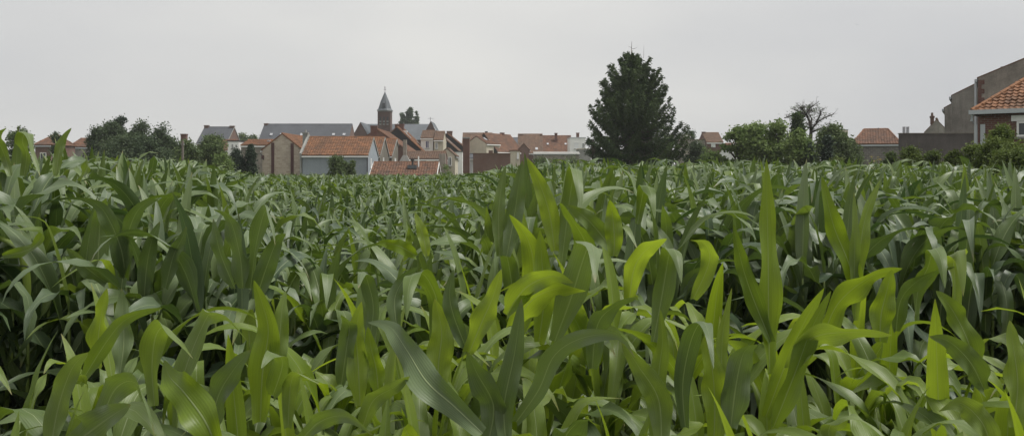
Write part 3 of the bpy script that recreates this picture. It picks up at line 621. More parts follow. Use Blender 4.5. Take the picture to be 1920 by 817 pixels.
# --- church
ch = empty('church', (PX(720, 205), 205, 0), 0, 'brick church with a square belfry tower and pointed slate spire', 'church')
D_ = 205; tw = 24/F*D_/2; zt = PZ(209, D_); zs = PZ(172, D_+1)
wl = MB().box(-tw, tw, 0, 2*tw, 0, zt); tower = wl.build('tower', M['churchbrick'], ch)
MB().box(-tw-.1, tw+.1, -.1, 2*tw+.1, zt+.002, zt+.25).build('cornice', M['concrete'], tower)
for k in (-1, 0, 1):
    x = k*tw*.56
    for j, (zz, hh) in enumerate(((PZ(222, D_), .75), (PZ(229, D_), .55))):
        o = MB().box(x-.2, x+.2, -.06, -.003, zz-hh, zz+.35).build('belfry_opening', M['dark'], tower)
        MB().box(x-.26, x+.26, -.14, -.062, zz-hh-.12, zz-hh+.14).build('louvre', M['concrete'], o)
sp = MB(); n = 8; prof = [(tw*1.22, zt+.26), (tw*.98, zt+.75), (tw*.62, zt+.26+(zs-zt)*.48), (.05, zs)]
cy = tw
for (r0, z0), (r1, z1) in zip(prof, prof[1:]):
    for k in range(n):
        a0, a1 = (2*math.pi*(k+.5)/n, 2*math.pi*(k+1.5)/n); f = 1/math.cos(math.pi/n)
        sp.poly([(r0*f*math.cos(a0), cy+r0*f*math.sin(a0), z0), (r0*f*math.cos(a1), cy+r0*f*math.sin(a1), z0), (r1*f*math.cos(a1), cy+r1*f*math.sin(a1), z1), (r1*f*math.cos(a0), cy+r1*f*math.sin(a0), z1)])
spire = sp.build('spire', M['slate_light'], ch)
m = MB(); m.box(-.32, .32, -.2, .4, zt+1.0, zt+2.0); m.poly([(-.36, -.24, zt+2.0), (.36, -.24, zt+2.0), (0, .5, zt+2.6)]); m.build('spire_dormer', M['slate'], spire)
m = MB(); m.tube([(0, cy, zs-.1), (0, cy, PZ(161.5, D_))], .05, 6); m.box(-.3, .3, cy-.03, cy+.03, PZ(167, D_)-.04, PZ(167, D_)+.05); m.tube([(0, cy, PZ(163.5, D_)), (0, cy, PZ(162, D_))], [.16, .1], 6); m.build('cross', M['dark'], spire)
# nave and transept (part of the church)
def church_wing(x0, x1, y0, y1, eave, ridge, along):
    wl = MB(); rf = MB()
    if along == 'x':
        ym = (y0+y1)/2
        wl.poly([(x0, y0, 0), (x1, y0, 0), (x1, y0, eave), (x0, y0, eave)]); wl.poly([(x1, y1, 0), (x0, y1, 0), (x0, y1, eave), (x1, y1, eave)])
        wl.poly([(x0, y1, 0), (x0, y0, 0), (x0, y0, eave), (x0, ym, ridge), (x0, y1, eave)]); wl.poly([(x1, y0, 0), (x1, y1, 0), (x1, y1, eave), (x1, ym, ridge), (x1, y0, eave)])
        for e0, e1, s in ((y0-.2, ym, 1), (y1+.2, ym, -1)):
            p = [(x0+.25, e0, eave-.1), (x1-.25, e0, eave-.1), (x1-.25, e1, ridge+.03), (x0+.25, e1, ridge+.03)]; rf.poly(p if s > 0 else p[::-1])
    else:
        xm = (x0+x1)/2
        wl.poly([(x0, y0, 0), (x1, y0, 0), (x1, y0, eave), (xm, y0, ridge), (x0, y0, eave)]); wl.poly([(x1, y0, 0), (x1, y1, 0), (x1, y1, eave), (x1, y0, eave)]); wl.poly([(x0, y1, 0), (x0, y0, 0), (x0, y0, eave), (x0, y1, eave)])
        for e0, e1, s in ((x0-.2, xm, -1), (x1+.2, xm, 1)):
            p = [(e0, y0+.25, eave-.1), (e0, y1, eave-.1), (e1, y1, ridge+.03), (e1, y0+.25, ridge+.03)]; rf.poly(p[::-1] if s < 0 else p)
    w_ = wl.build('nave_wall', M['churchbrick'], ch); rf.build('nave_roof', M['slate_light'], ch)
cz = lambda py: PZ(py, 210)
church_wing(PX(660, 205)-ch.location.x, PX(694, 205)-ch.location.x, -1, 9, cz(262), cz(231.5), 'y')
church_wing(PX(682, 212)-ch.location.x, PX(806, 212)-ch.location.x, 4, 15, cz(262), cz(231), 'x')
church_wing(PX(792, 205)-ch.location.x, PX(826, 205)-ch.location.x, -2, 9, cz(262), cz(230), 'y')
m = MB(); m.tube([(PX(808, 205)-ch.location.x, -1.5, cz(230)), (PX(808, 205)-ch.location.x, -1.5, cz(223))], .05, 5); m.box(PX(803, 205)-ch.location.x, PX(814, 205)-ch.location.x, -1.53, -1.47, cz(225.5), cz(225)); m.build('finial', M['dark'], ch)

# utility pole, chimney block at the left
o = empty('utility_pole', (PX(342.5, 66), 66, 0), 0, 'pale wooden utility pole between the dark trees and the bushes', 'pole')
MB().tube([(0, 0, 0), (0, 0, PZ(264, 66))], [.12, .09], 8).build('post', M['wood'], o); MB().box(-.12, .12, -.05, .05, PZ(264, 66)-.35, PZ(264, 66)-.2).build('bracket', M['concrete'], o)
o = empty('square_brick_stack', (PX(343.5, 118), 118, 0), 0, 'square red brick stack rising beside the dark trees', 'chimney')
MB().box(-.36, .36, 0, .7, 0, PZ(253, 118)).build('shaft', M['redbrick'], o); MB().box(-.41, .41, -.05, .75, PZ(253, 118)+.002, PZ(251, 118)).build('cap', M['redbrick'], o)

# birds
for i, (px, py, s, D, lb) in enumerate(((1607, 47, .5, 90, 'small dark bird high in the right of the sky'), (1635, 110, .42, 90, 'small dark bird lower in the sky, above the barn'))):
    v = [(-.02, -.18, .02), (.05, 0, .04), (-.05, 0, .04), (0, 0, -.04), (0, .2, 0), (.32, .05, .14), (.55, -.08, .10), (.3, -.08, .13), (-.32, .05, .14), (-.55, -.08, .10), (-.3, -.08, .13), (.06, -.28, .01), (-.08, -.28, .01)]
    f = [(0, 1, 4), (0, 4, 2), (0, 3, 1), (0, 2, 3), (1, 3, 4), (2, 4, 3), (1, 5, 6, 7), (2, 10, 9, 8), (0, 11, 12)]
    me = bpy.data.meshes.new('bird'); me.from_pydata([tuple(c*s for c in p) for p in v], [], f); me.materials.append(M['birdmat'])
    o = link(bpy.data.objects.new('bird', me)); o.location = (PX(px, D), D, PZ(py, D)); o.rotation_euler = (.2, .3, R(-60+i*50)); tag(o, lb, 'bird', 'birds in the sky')

# ------------------------------------------------------------------ trees and shrubs
def leaf_cards(P, Nrm, size, rg, aspect=0.6, tint=None, along=None):
    """one kite-shaped face a leaf (or twig tip); P (n,3) positions, Nrm (n,3) rough normals"""
    n = len(P); r = rg.normal(size=(n, 3)) if along is None else along+rg.normal(size=(n, 3))*.15
    Nrm = Nrm/np.linalg.norm(Nrm, axis=1, keepdims=True)
    A = r-(r*Nrm).sum(1, keepdims=True)*Nrm; A /= np.linalg.norm(A, axis=1, keepdims=True)+1e-9
    B = np.cross(Nrm, A); s = (size*rg.uniform(.6, 1.35, n))[:, None]
    v = np.stack([P-A*s*.5, P+B*s*.5*aspect-A*s*.05, P+A*s*.55+Nrm*s*.08, P-B*s*.5*aspect-A*s*.05], 1).reshape(-1, 3)
    q = np.arange(4*n).reshape(-1, 4)
    t = np.clip(rg.uniform(0, 1, n)*.7+(0.3*rg.random(n) if tint is None else tint), 0, 1)
    return v, q, np.repeat(t, 4)[:, None]*np.ones(3)

def crown(name, clumps, per, size, mat, parent, seed, aspect=.65, up=.5):
    rg = np.random.default_rng(seed); cl = np.asarray(clumps, float)
    n = len(cl); cnt = np.maximum(6, (per*(cl[:, 3]/cl[:, 3].mean())**2)).astype(int); idx = np.repeat(np.arange(n), cnt)
    d = rg.normal(size=(len(idx), 3)); d /= np.linalg.norm(d, axis=1, keepdims=True)
    rr = cl[idx, 3]*(.25+rg.random(len(idx))**.8*1.0+np.abs(rg.normal(0, .16, len(idx))))
    P = cl[idx, :3]+rg.normal(size=d.shape)*cl[idx, 3:4]*np.array([.62, .62, .5])
    tw_ = rg.integers(0, 3, len(idx)); P += np.stack([np.sin(idx*7.1+tw_*2.3), np.cos(idx*5.3+tw_*4.1), np.sin(idx*3.7+tw_*1.7)], 1)*cl[idx, 3:4]*.45      # each clump breaks into three sprays
    ct = rg.uniform(-.25, .3, n)[idx]
    v, q, c = leaf_cards(P, d*.7+rg.normal(size=d.shape)*.6+np.array([0, 0, up]), np.full(len(idx), size), rg, aspect, ct)
    return link(bpy.data.objects.new(name, np_mesh(name, v, q, M[mat], col=c, smooth=False)), parent)

def envelope_clumps(rg, n, w, d, zb, zt, shape, cr):
    out = []
    while len(out) < n:
        t = rg.random(); e = shape(t)
        if rg.random() > e+.15: continue
        a = rg.uniform(0, 2*math.pi); rad = rg.random()**.45*e
        r = cr*rg.uniform(.45, 1.25)
        if rg.random() < .14: rad *= 1.18; r *= .6          # a spray that breaks the outline
        k = max(.3, 1-r/(w*.5)*.45)
        out.append((math.cos(a)*rad*w/2*k, math.sin(a)*rad*d/2*k, zb+(zt-zb)*t-r*.6*(t > .6), r))
    return out
ROUND = lambda t: math.sqrt(max(0, 1-(2*t*.93-.86)**2))
BUSH = lambda t: math.sqrt(max(0, 1-(t*.97)**2))
CONE = lambda t: max(.05, 1-t)*.95+.03
TALL = lambda t: math.sin(math.pi*min(1, .12+t*.86))**.7
def tree(name, label, px, D, wpx, ytop, mat='fol', shape=ROUND, n=38, per=70, size=.24, seed=1, zb=None, cr=None, cat='tree', trunk=True, group=None, ybase=None, bark='bark', aspect=.65, dpt=1.0, dens=3.1):
    rg = np.random.default_rng(seed); rd = random.Random(seed)
    w = wpx/F*D; zt = PZ(ytop, D); zb = zb if zb is not None else min(1.6, zt*.25); cr = cr or w*.16
    root = empty(name, (PX(px, D), D, 0), 0, label, cat, group)
    cl = envelope_clumps(rg, n, w, w*dpt, zb, zt, shape, cr)
    m = MB(); hr = max(.05, (zt)*.022)
    pts = [(rd.uniform(-.05, .05)*w*k*.5, rd.uniform(-.05, .05)*w*k*.5, zt*.82*k) for k in (0, .2, .4, .6, .8, 1)]
    if trunk:
        m.tube(pts, [hr*(1.25-1.1*k) for k in (0, .2, .4, .6, .8, 1)], 7)
        for c in cl[::max(1, n//22)]:
            zs_ = max(.15, min(c[2]*.7, zt*.75)); k = zs_/(zt*.82); i = min(4, int(k*5)); f = k*5-i
            p0 = Vector(pts[i]).lerp(Vector(pts[i+1]), f); p1 = Vector(c[:3]); mid = p0.lerp(p1, .5)+Vector((0, 0, (p1-p0).length*.08))
            m.tube([p0, mid, p1], [hr*.42*(1-k*.6), hr*.26, hr*.08], 5)
        m.build('trunk', M[bark], root, smooth=True)
    else:
        for c in cl[::max(1, n//10)]: m.tube([(c[0]*.15, c[1]*.15, 0), Vector(c[:3])*.6+Vector((0, 0, .05)), c[:3]], [.03, .022, .008], 5)
        m.build('stem', M[bark], root, smooth=True)
    crown('crown', cl, per*dens, size*.9, mat, root, seed+100, aspect)
    return root

# trees at the left
tree('loose_tree', 'thin leaning tree against the sky at the far left edge', 36, 78, 44, 227, 'fol', TALL, 34, 50, .2, 11, zb=1.6, cr=.36)
tree('small_conifer', 'small pointed conifer just behind the leftmost tall maize', 104, 90, 22, 246, 'fol_dark', CONE, 40, 40, .2, 12, zb=1.0, cr=.3)
tree('dark_tree', 'leftmost round dark tree of the group left of the slate house', 186, 84, 46, 238, 'fol_dark', ROUND, 44, 90, .22, 13, zb=.6, cr=0.48, group='dark trees left of the village')
tree('dark_tree', 'broad dark tree in front of the pointed conifer left of the slate house', 212, 86, 54, 229, 'fol_dark', TALL, 50, 90, .22, 14, zb=.6, cr=0.53, group='dark trees left of the village')
tree('pointed_conifer', 'pointed dark conifer rising inside the left tree group', 225, 89, 44, 222, 'thuja', CONE, 110, 60, .24, 15, zb=.8, cr=.32)
tree('dark_tree', 'tallest broadleaf tree right of the pointed conifer, with a ragged top', 258, 84, 62, 223, 'fol_dark', TALL, 56, 90, .22, 16, zb=.6, cr=0.53, group='dark trees left of the village')
tree('dark_tree', 'rightmost wide dark tree beside the utility pole', 310, 82, 74, 231, 'fol_dark', TALL, 64, 90, .22, 17, zb=.6, cr=0.57, group='dark trees left of the village')
tree('dark_tree', 'low dark tree filling the foot of the left tree group', 252, 76, 180, 256, 'fol_dark', BUSH, 110, 90, .22, 18, zb=.5, cr=.6, group='dark trees left of the village')
tree('round_bush', 'large rounded green bush in front of the slate roofed house', 398, 72, 70, 256, 'fol', BUSH, 70, 100, .2, 19, zb=.3, cr=.45, cat='bush', trunk=False)
tree('pale_bush', 'smaller paler bush just right of the utility pole', 352, 67.5, 62, 262, 'fol', BUSH, 66, 90, .17, 20, zb=.3, cr=.36, cat='bush', trunk=False)
tree('pale_bush', 'low pale bush at the edge of the maize below the white annexe', 417, 64, 40, 290, 'fol_light', BUSH, 36, 80, .16, 21, zb=.2, cr=.32, cat='bush', trunk=False)
tree('dark_hedge_bush', 'dark hedge bush below the white annexe', 443, 76, 36, 277, 'thuja', BUSH, 60, 80, .18, 22, zb=.2, cr=.34, cat='bush', trunk=False)
tree('cone_conifer', 'dark cone shaped conifer left of the patterned gable', 470, 76, 26, 268, 'thuja', CONE, 90, 60, .17, 23, zb=.2, cr=.24, trunk=True)
for k, (px, yt, w) in enumerate(((456, 249, 22), (474, 252, 26), (488, 255, 18))):
    tree('distant_tree', ('left', 'middle', 'right')[k]+' one of three hazy distant treetops between the two slate roofs', px, 190, w, yt, 'fol', ROUND, 26, 50, .4, 30+k, zb=2, cr=.8, group='distant trees between slate roofs')
tree('garden_shrub', 'rounded green shrub in front of the blue house wall', 635, 70, 46, 291, 'fol', BUSH, 60, 90, .15, 40, zb=.2, cr=.3, cat='shrub', trunk=False)
tree('narrow_shrub', 'small upright shrub at the right side of the rounded shrub', 661, 70, 13, 301, 'fol', TALL, 24, 60, .13, 41, zb=.3, cr=.16, cat='shrub', trunk=False)
for k, (px, yt, w) in enumerate(((756, 208, 18), (768, 202, 20), (781, 204, 17))):
    tree('poplar_tree', ('left', 'middle and tallest', 'right')[k]+' one of three poplars behind the church', px, 255, w, yt, 'poplar', TALL, 110, 50, .40, 50+k, zb=4, cr=.42, group='poplars behind the church', aspect=.8)
for k in range(3):
    tree('grey_green_hedge', ('leftmost', 'middle', 'rightmost')[k]+' section of hedge under the long grey shed', 1012+k*30, 104, 36, 295+k*.8, 'fol', BUSH, 30, 80, .2, 56+k, zb=.2, cr=.5, cat='hedge', trunk=False, group='hedge under the long shed')
tree('wall_foot_weeds', 'pale weedy bush at the foot of the brick stack', 835, 74, 26, 312, 'fol_light', BUSH, 22, 50, .12, 59, zb=.2, cr=.3, cat='bush', trunk=False)
# right hand trees
tree('far_bush_tree', 'dull grey green tree just right of the spruce', 1302, 84, 50, 266, 'fol_dark', BUSH, 44, 80, .22, 60, zb=.4, cr=.5, group='trees right of the spruce')
tree('roof_tree', 'small dome of leaves above the grey flat house', 1291, 165, 26, 237, 'fol_dark', ROUND, 26, 60, .35, 61, zb=3, cr=.7)
tree('low_hedge_tree', 'low pale green bush right of the spruce at the edge of the maize', 1338, 62, 44, 279, 'fol_light', BUSH, 36, 80, .17, 62, zb=.2, cr=.34, cat='bush', trunk=False)
tree('leafy_tree', 'left leafy garden tree with open bunches of pale leaves', 1384, 62, 62, 231, 'fol_light', ROUND, 40, 62, .25, 63, zb=1.0, cr=.34, group='leafy garden trees', dens=1.7)
tree('leafy_tree', 'second leafy garden tree with sky showing through its top', 1420, 60, 56, 232, 'fol_light', ROUND, 40, 62, .25, 64, zb=1.0, cr=.36, group='leafy garden trees', dens=1.9)
tree('leafy_tree', 'third leafy garden tree, dense, left of the dark conifer', 1460, 60, 66, 229, 'fol_light', TALL, 54, 76, .22, 65, zb=.8, cr=.36, group='leafy garden trees', dens=1.9)
tree('leafy_tree', 'fourth leafy garden tree in front of the dark conifer', 1500, 58, 60, 240, 'fol_light', TALL, 54, 76, .22, 66, zb=.6, cr=.36, group='leafy garden trees', dens=1.9)
tree('dark_fir', 'ragged dark conifer in front of the dead tree', 1496, 68, 54, 206, 'needle', CONE, 90, 70, .2, 67, zb=1.5, cr=.28)
tree('round_green_tree', 'wide rounded green tree right of the dead tree', 1562, 62, 84, 238, 'fol', TALL, 84, 90, .19, 68, zb=.5, cr=.42, group='green trees left of the barn')
tree('round_green_tree', 'lower green tree touching the barn', 1594, 64, 44, 258, 'fol', BUSH, 50, 80, .18, 69, zb=.4, cr=.34, group='green trees left of the barn')
tree('slim_dark_conifer', 'slim dark conifer inside the rounded green trees', 1552, 57, 30, 252, 'thuja', CONE, 70, 60, .16, 70, zb=.3, cr=.2)
tree('slim_dark_conifer', 'slim dark conifer at the foot of the leafy garden trees', 1518, 57, 26, 262, 'thuja', CONE, 60, 60, .16, 71, zb=.3, cr=.2)
tree('flowering_hedge', 'low hedge with yellow green tips below the rounded green trees', 1566, 46, 62, 294, 'fol_hedge', BUSH, 40, 80, .12, 72, zb=.2, cr=.26, cat='hedge', trunk=False)
fl = empty('yellow_flowers', (PX(1640, 40), 40, 0), 0, 'clump of yellow flowers at the edge of the maize below the barn', 'flowers')
rg = np.random.default_rng(5)
for k in range(16):
    x, y, z = rg.uniform(-.35, .35), rg.uniform(-.3, .3), rg.uniform(2.15, 2.55)
    st = MB().tube([(x*.4, y*.4, 0), (x, y, z)], [.012, .006], 4).build('stem', M['stalk'], fl)
    p = MB()
    for a in range(6):
        w_ = a*math.pi/3; p.poly([(x, y, z), (x+.05*math.cos(w_-.35), y+.05*math.sin(w_-.35), z+.015), (x+.085*math.cos(w_), y+.085*math.sin(w_), z+.03), (x+.05*math.cos(w_+.35), y+.05*math.sin(w_+.35), z+.015)])
    p.build('petals', M['flower'], st)
for k, (px, D, w, yt, mt, lb) in enumerate(((1668, 36, 40, 288, 'fol', 'small bush below the grey block barn wall'), (1708, 36, 70, 276, 'fol_hedge', 'rounded green bush in front of the left part of the dark wall'), (1755, 35, 60, 283, 'fol_hedge', 'low green bush in front of the middle of the dark wall'),
        (1790, 33, 44, 284, 'fol_hedge', 'low green bush in front of the right end of the dark wall'), (1822, 30, 60, 271, 'fol_hedge', 'dark green bush at the left corner of the red brick house'))):
    tree('wall_bush', lb, px, D, w, yt, mt, BUSH, 46, 110, .1, 80+k, zb=.6, cr=w/F*D*.13, cat='bush', trunk=False, group='bushes along the dark wall')
tree('corner_shrub', 'tall loose shrub in front of the red brick house at the right edge', 1880, 25, 96, 236, 'fol_hedge', TALL, 80, 120, .085, 90, zb=.5, cr=.2, cat='shrub', trunk=True)
tree('corner_shrub', 'wide low shrub at the foot of the tall loose shrub at the right edge', 1900, 23, 120, 278, 'fol_hedge', BUSH, 70, 120, .085, 91, zb=.4, cr=.22, cat='shrub', trunk=False)

# bare tree
def bare_tree():
    rd = random.Random(8); D = 70
    root = empty('dead_tree', (PX(1519, D), D, 0), 0, 'nearly bare tree with flat spreading branches above the leafy trees', 'tree')
    tm = MB(); bm = MB()
    pz = lambda x, y: Vector((PX(x, D)-PX(1519, D), 0, PZ(y, D)))
    main = [pz(1519, 340), pz(1519.5, 270), pz(1521, 243), pz(1518, 228), pz(1512, 215), pz(1505, 205), pz(1494, 194)]
    main[0].z = 0
    tm.tube(main, [.2, .17, .13, .1, .075, .05, .02], 7).build('trunk', M['deadwood'], root, smooth=True)
    limbs = [[(1521, 243), (1530, 230), (1540, 222), (1556, 215)], [(1520, 238), (1526, 222), (1524, 210), (1534, 203)], [(1518, 228), (1508, 214), (1512, 203), (1518, 197)],
             [(1512, 215), (1500, 210), (1488, 206)], [(1512, 216), (1496, 214), (1468, 222)], [(1521, 248), (1535, 241), (1552, 236)], [(1522, 243), (1512, 236), (1500, 233)], [(1505, 205), (1498, 203), (1488, 203)], [(1524, 210), (1518, 205), (1517, 198)], [(1530, 230), (1536, 215), (1533, 207)]]
    for l in limbs:
        dy = rd.uniform(-1.6, 1.6); pts = [pz(*p)+Vector((0, dy*i/(len(l)-1), 0)) for i, p in enumerate(l)]
        bm.tube(pts, [.075*(1-i/len(l))+.012 for i in range(len(l))], 5)
        for _ in range(26):
            i = rd.randrange(len(pts)-1); p = pts[i].lerp(pts[i+1], rd.random()); ln = rd.uniform(.25, .8)
            d = Vector((rd.uniform(-1, 1), rd.uniform(-1, 1), rd.uniform(-.1, .6))).normalized()
            e = p+d*ln; bm.tube([p, p.lerp(e, .5)+Vector((0, 0, -.03)), e], [.018, .012, .006], 4)
            for _ in range(2):
                s_ = p.lerp(e, rd.uniform(.3, 1)); bm.tube([s_, s_+Vector((rd.uniform(-1, 1), rd.uniform(-1, 1), rd.uniform(-.1, .5))).normalized()*rd.uniform(.12, .35)], [.009, .004], 3)
    bm.build('branches', M['deadwood'], root, smooth=True)
    rg = np.random.default_rng(9); P = []
    for l in limbs:
        for _ in range(70):
            i = rd.randrange(len(l)-1); f = rd.random(); P.append(pz(l[i][0]+(l[i+1][0]-l[i][0])*f, l[i][1]+(l[i+1][1]-l[i][1])*f)+Vector((rd.gauss(0, .22), rd.gauss(0, .7), rd.gauss(.05, .14))))
    P = np.array([tuple(q) for q in P]); v, q, c = leaf_cards(P, rg.normal(size=P.shape)+np.array([0, 0, .8]), np.full(len(P), .15), rg, .45)
    link(bpy.data.objects.new('sparse_foliage', np_mesh('sparse_foliage', v, q, M['needle'], col=c, smooth=False)), root)
bare_tree()

# the big spruce
def spruce():
    D = 75; rg = np.random.default_rng(21); rd = random.Random(21); x0 = PX(1184, D)
    root = empty('spruce_tree', (x0, D, 0), 0, 'big dark spruce standing alone above the maize with a bare lower trunk', 'tree')
    top = PZ(92, D)
    t = MB().tube([(0, 0, 0), (.03, 0, 3), (.0, 0, 6), (.02, 0, 9), (0, 0, top)], [.24, .2, .16, .1, .03], 9).build('trunk', M['bark_pale'], root, smooth=True)
    tw = MB().tube([(0, 0, top), (0.02, 0, PZ(78, D))], [.025, .01], 5); tw.tube([(.05, 0, top), (.35, .1, PZ(93, D)+.1), (.5, .1, PZ(88, D))], [.02, .015, .008], 4); tw.tube([(0, 0, top+.1), (-.3, 0, top+.25)], [.015, .006], 4); tw.tube([(1.1, .2, top-.8), (1.13, .2, top+.35)], [.015, .006], 4)
    tw.build('leader', M['bark'], root)
    ys = [92, 100, 110, 125, 140, 160, 180, 205, 225, 250, 275, 300]; lw = [4, 14, 28, 46, 56, 62, 70, 84, 86, 80, 74, 60]; rw = [8, 24, 40, 54, 56, 64, 72, 78, 102, 106, 104, 84]
    bm = MB(); P = []; A = []; Nn = []; T = []
    for k in range(260):
        u = rd.random(); py = 95+(300-95)*u**.85; z = PZ(py, D)
        a = rd.uniform(0, 2*math.pi); wl_, wr_ = np.interp(py, ys, lw), np.interp(py, ys, rw)
        c = math.cos(a); R_ = (wr_*(1+c)/2+wl_*(1-c)/2)/F*D*rd.uniform(.72, 1.06)
        if py > 205 and math.sin(a) < -.35 and abs(c) < .55: R_ *= .3      # thin in front of the lower trunk
        dirv = np.array([c, math.sin(a), 0.0])
        steep = .62*(1-u)-.08; zs_ = z-R_*(steep+.16)-rd.uniform(0, .25)
        if zs_ < .6: continue
        n = 9; pts = []
        for i in range(n+1):
            f = i/n; pts.append(np.array([0, 0, zs_])+dirv*R_*f+np.array([0, 0, R_*(steep*f-.20*math.sin(f*math.pi)+.16*f**3)]))
        bm.tube([Vector(p) for p in pts[::3]], [.05*(R_/3)+.012, .035*(R_/3)+.008, .02, .006], 4)
        side = np.array([-dirv[1], dirv[0], 0]); tint0 = rd.uniform(-.3, .2)
        for i in range(1, n+1):
            f = i/n
            for _ in range(6 if f > .35 else 3):
                s_ = rd.choice((-1, 1)); ln = (.75*(1-f)+.28)*rd.uniform(.5, 1.1)*min(1, R_/2)
                d = dirv*rd.uniform(.4, .9)+side*s_*rd.uniform(.2, .9)+np.array([0, 0, rd.uniform(-.5, .1)]); d /= np.linalg.norm(d)
                m_ = 6
                for j in range(m_):
                    g = (j+.6)/m_; p = pts[i]+(pts[i-1]-pts[i])*rd.random()*.8+d*ln*g+np.array([0, 0, -.16*g*g*ln])+rg.normal(size=3)*.05
                    P.append(p); A.append(d+np.array([0, 0, -.12])); Nn.append(np.array([rd.uniform(-.5, .5), rd.uniform(-.5, .5), 1.0])+dirv*.4); T.append(tint0+.25*f-.1)
        for _ in range(5):
            P.append(pts[-1]+rg.normal(size=3)*.07); A.append(dirv+np.array([0, 0, .35])); Nn.append(np.array([0, 0, 1.])+rg.normal(size=3)*.3); T.append(.25)
    bm.build('boughs', M['bark'], root, smooth=True)
    P = np.array(P); v, q, c = leaf_cards(P, np.array(Nn), np.full(len(P), .23), rg, .34, np.array(T), np.array(A))
    P2 = P+rg.normal(size=P.shape)*.05; v2, q2, c2 = leaf_cards(P2, np.array(Nn)[:, [1, 2, 0]]+.3, np.full(len(P), .20), rg, .34, np.array(T), np.array(A))
    v = np.concatenate([v, v2]); q = np.concatenate([q, q2+len(c)]); c = np.concatenate([c, c2])
    link(bpy.data.objects.new('crown', np_mesh('crown', v, q, M['needle'], col=c, smooth=False)), root)
spruce()
tree('bushy_spruce_foot', 'loose pale bush at the left foot of the spruce', 1112, 73, 40, 240, 'fol_dark', TALL, 26, 30, .16, 95, zb=.8, cr=.26, cat='bush', trunk=True)

# ------------------------------------------------------------------ the maize
RG = np.random.default_rng(77)
def blade(L_, Wd, th0, droop, p, side, twist, ruffle, freq, ph, fold, kink, ks, ns, nu):
    """one maize blade growing from the origin, outward along +x; returns verts, quads, uv"""
    s = np.linspace(0, 1, ns+1); fine = np.linspace(0, 1, 81)
    th = th0-droop*fine**p-kink/(1+np.exp(-(fine-ks)*38))
    dx = np.cos(th); dz = np.sin(th)
    r = np.concatenate([[0], np.cumsum((dx[1:]+dx[:-1])/2)])*L_/80; z = np.concatenate([[0], np.cumsum((dz[1:]+dz[:-1])/2)])*L_/80
    yl = side*fine**2*L_
    C = np.stack([np.interp(s, fine, r), np.interp(s, fine, yl), np.interp(s, fine, z)], 1)
    T = np.gradient(C, axis=0); T /= np.linalg.norm(T, axis=1, keepdims=True)
    B = np.tile(np.array([0, 1., 0]), (ns+1, 1)); B -= (B*T).sum(1, keepdims=True)*T; B /= np.linalg.norm(B, axis=1, keepdims=True)
    Nn = np.cross(T, B)
    tw = twist*s**1.3
    B, Nn = B*np.cos(tw)[:, None]+Nn*np.sin(tw)[:, None], -B*np.sin(tw)[:, None]+Nn*np.cos(tw)[:, None]
    x = np.clip(s/.32, 0, 1); w = Wd/2*(.5+.5*(x*x*(3-2*x)))*(1-np.clip((s-.34)/.66, 0, 1)**1.9)**.95
    w[-1] = .0006
    u = np.linspace(-1, 1, nu+1); fa = fold*(1-.65*s)+.45*np.exp(-s*9)
    U = u[None, :]; ww = w[:, None]
    gut = np.abs(U)**1.25
    rf = ruffle*np.sin(2*np.pi*(freq*s[:, None]+ph+np.where(U > 0, .31, 0)))*np.abs(U)**2*np.minimum(1, s*4)[:, None]*np.minimum(1, (1-s)*3)[:, None]
    V = C[:, None, :]+B[:, None, :]*(U*ww*np.cos(fa)[:, None])[..., None]-Nn[:, None, :]*((gut*ww*np.sin(fa)[:, None])+rf*ww*1.1)[..., None]*-1
    UV = np.stack([np.broadcast_to((U+1)/2, (ns+1, nu+1)), np.broadcast_to(s[:, None], (ns+1, nu+1))], -1)
    i = np.arange((ns+1)*(nu+1)).reshape(ns+1, nu+1)
    q = np.stack([i[:-1, :-1], i[:-1, 1:], i[1:, 1:], i[1:, :-1]], -1).reshape(-1, 4)
    return V.reshape(-1, 3), q, UV.reshape(-1, 2)

def params(kind, rg):
    u = rg.uniform
    if kind == 'spear':   a = dict(L_=u(.48, .64), Wd=u(.062, .088), th0=u(1.36, 1.54), droop=u(.05, .7), p=2.2, side=u(-.05, .05), twist=u(-.5, .5), ruffle=u(0, .15), fold=u(.25, .6), kink=0 if rg.random() < .6 else u(.8, 2.2), ks=u(.5, .8))
    elif kind == 'upper': a = dict(L_=u(.66, .92), Wd=u(.064, .092), th0=u(1.05, 1.36), droop=u(1.5, 2.9), p=u(1.6, 2.6), side=u(-.12, .12), twist=u(-.8, .8), ruffle=u(.3, .85), fold=u(.15, .5), kink=0 if rg.random() < .65 else u(.8, 2.0), ks=u(.35, .7))
    else:                 a = dict(L_=u(.66, .95), Wd=u(.060, .086), th0=u(.85, 1.2), droop=u(1.3, 2.6), p=u(1.2, 2.0), side=u(-.18, .18), twist=u(-1.0, 1.0), ruffle=u(.3, .9), fold=u(.1, .4), kink=0 if rg.random() < .7 else u(.6, 1.5), ks=u(.3, .6))
    a.update(freq=u(1.8, 4.6), ph=u(0, 1)); return a
KINDS = ('spear', 'upper', 'arch'); NV = {'spear': 14, 'upper': 22, 'arch': 22}
PAR = {k: [params(k, RG) for _ in range(NV[k])] for k in KINDS}
LEAF_ME = {k: [np_mesh('leaf', *(lambda g: (g[0], g[1]))(blade(ns=18, nu=6, **a)), M['leaf'], uv=blade(ns=18, nu=6, **a)[2]) for a in PAR[k]] for k in KINDS}
LOD = {1: {k: [blade(ns=10, nu=4, **a) for a in PAR[k]] for k in KINDS}, 2: {k: [blade(ns=6, nu=2, **{**a, 'Wd': a['Wd']*1.25}) for a in PAR[k]] for k in KINDS}, 3: {k: [blade(ns=5, nu=2, **{**a, 'Wd': a['Wd']*1.6}) for a in PAR[k]] for k in KINDS}}

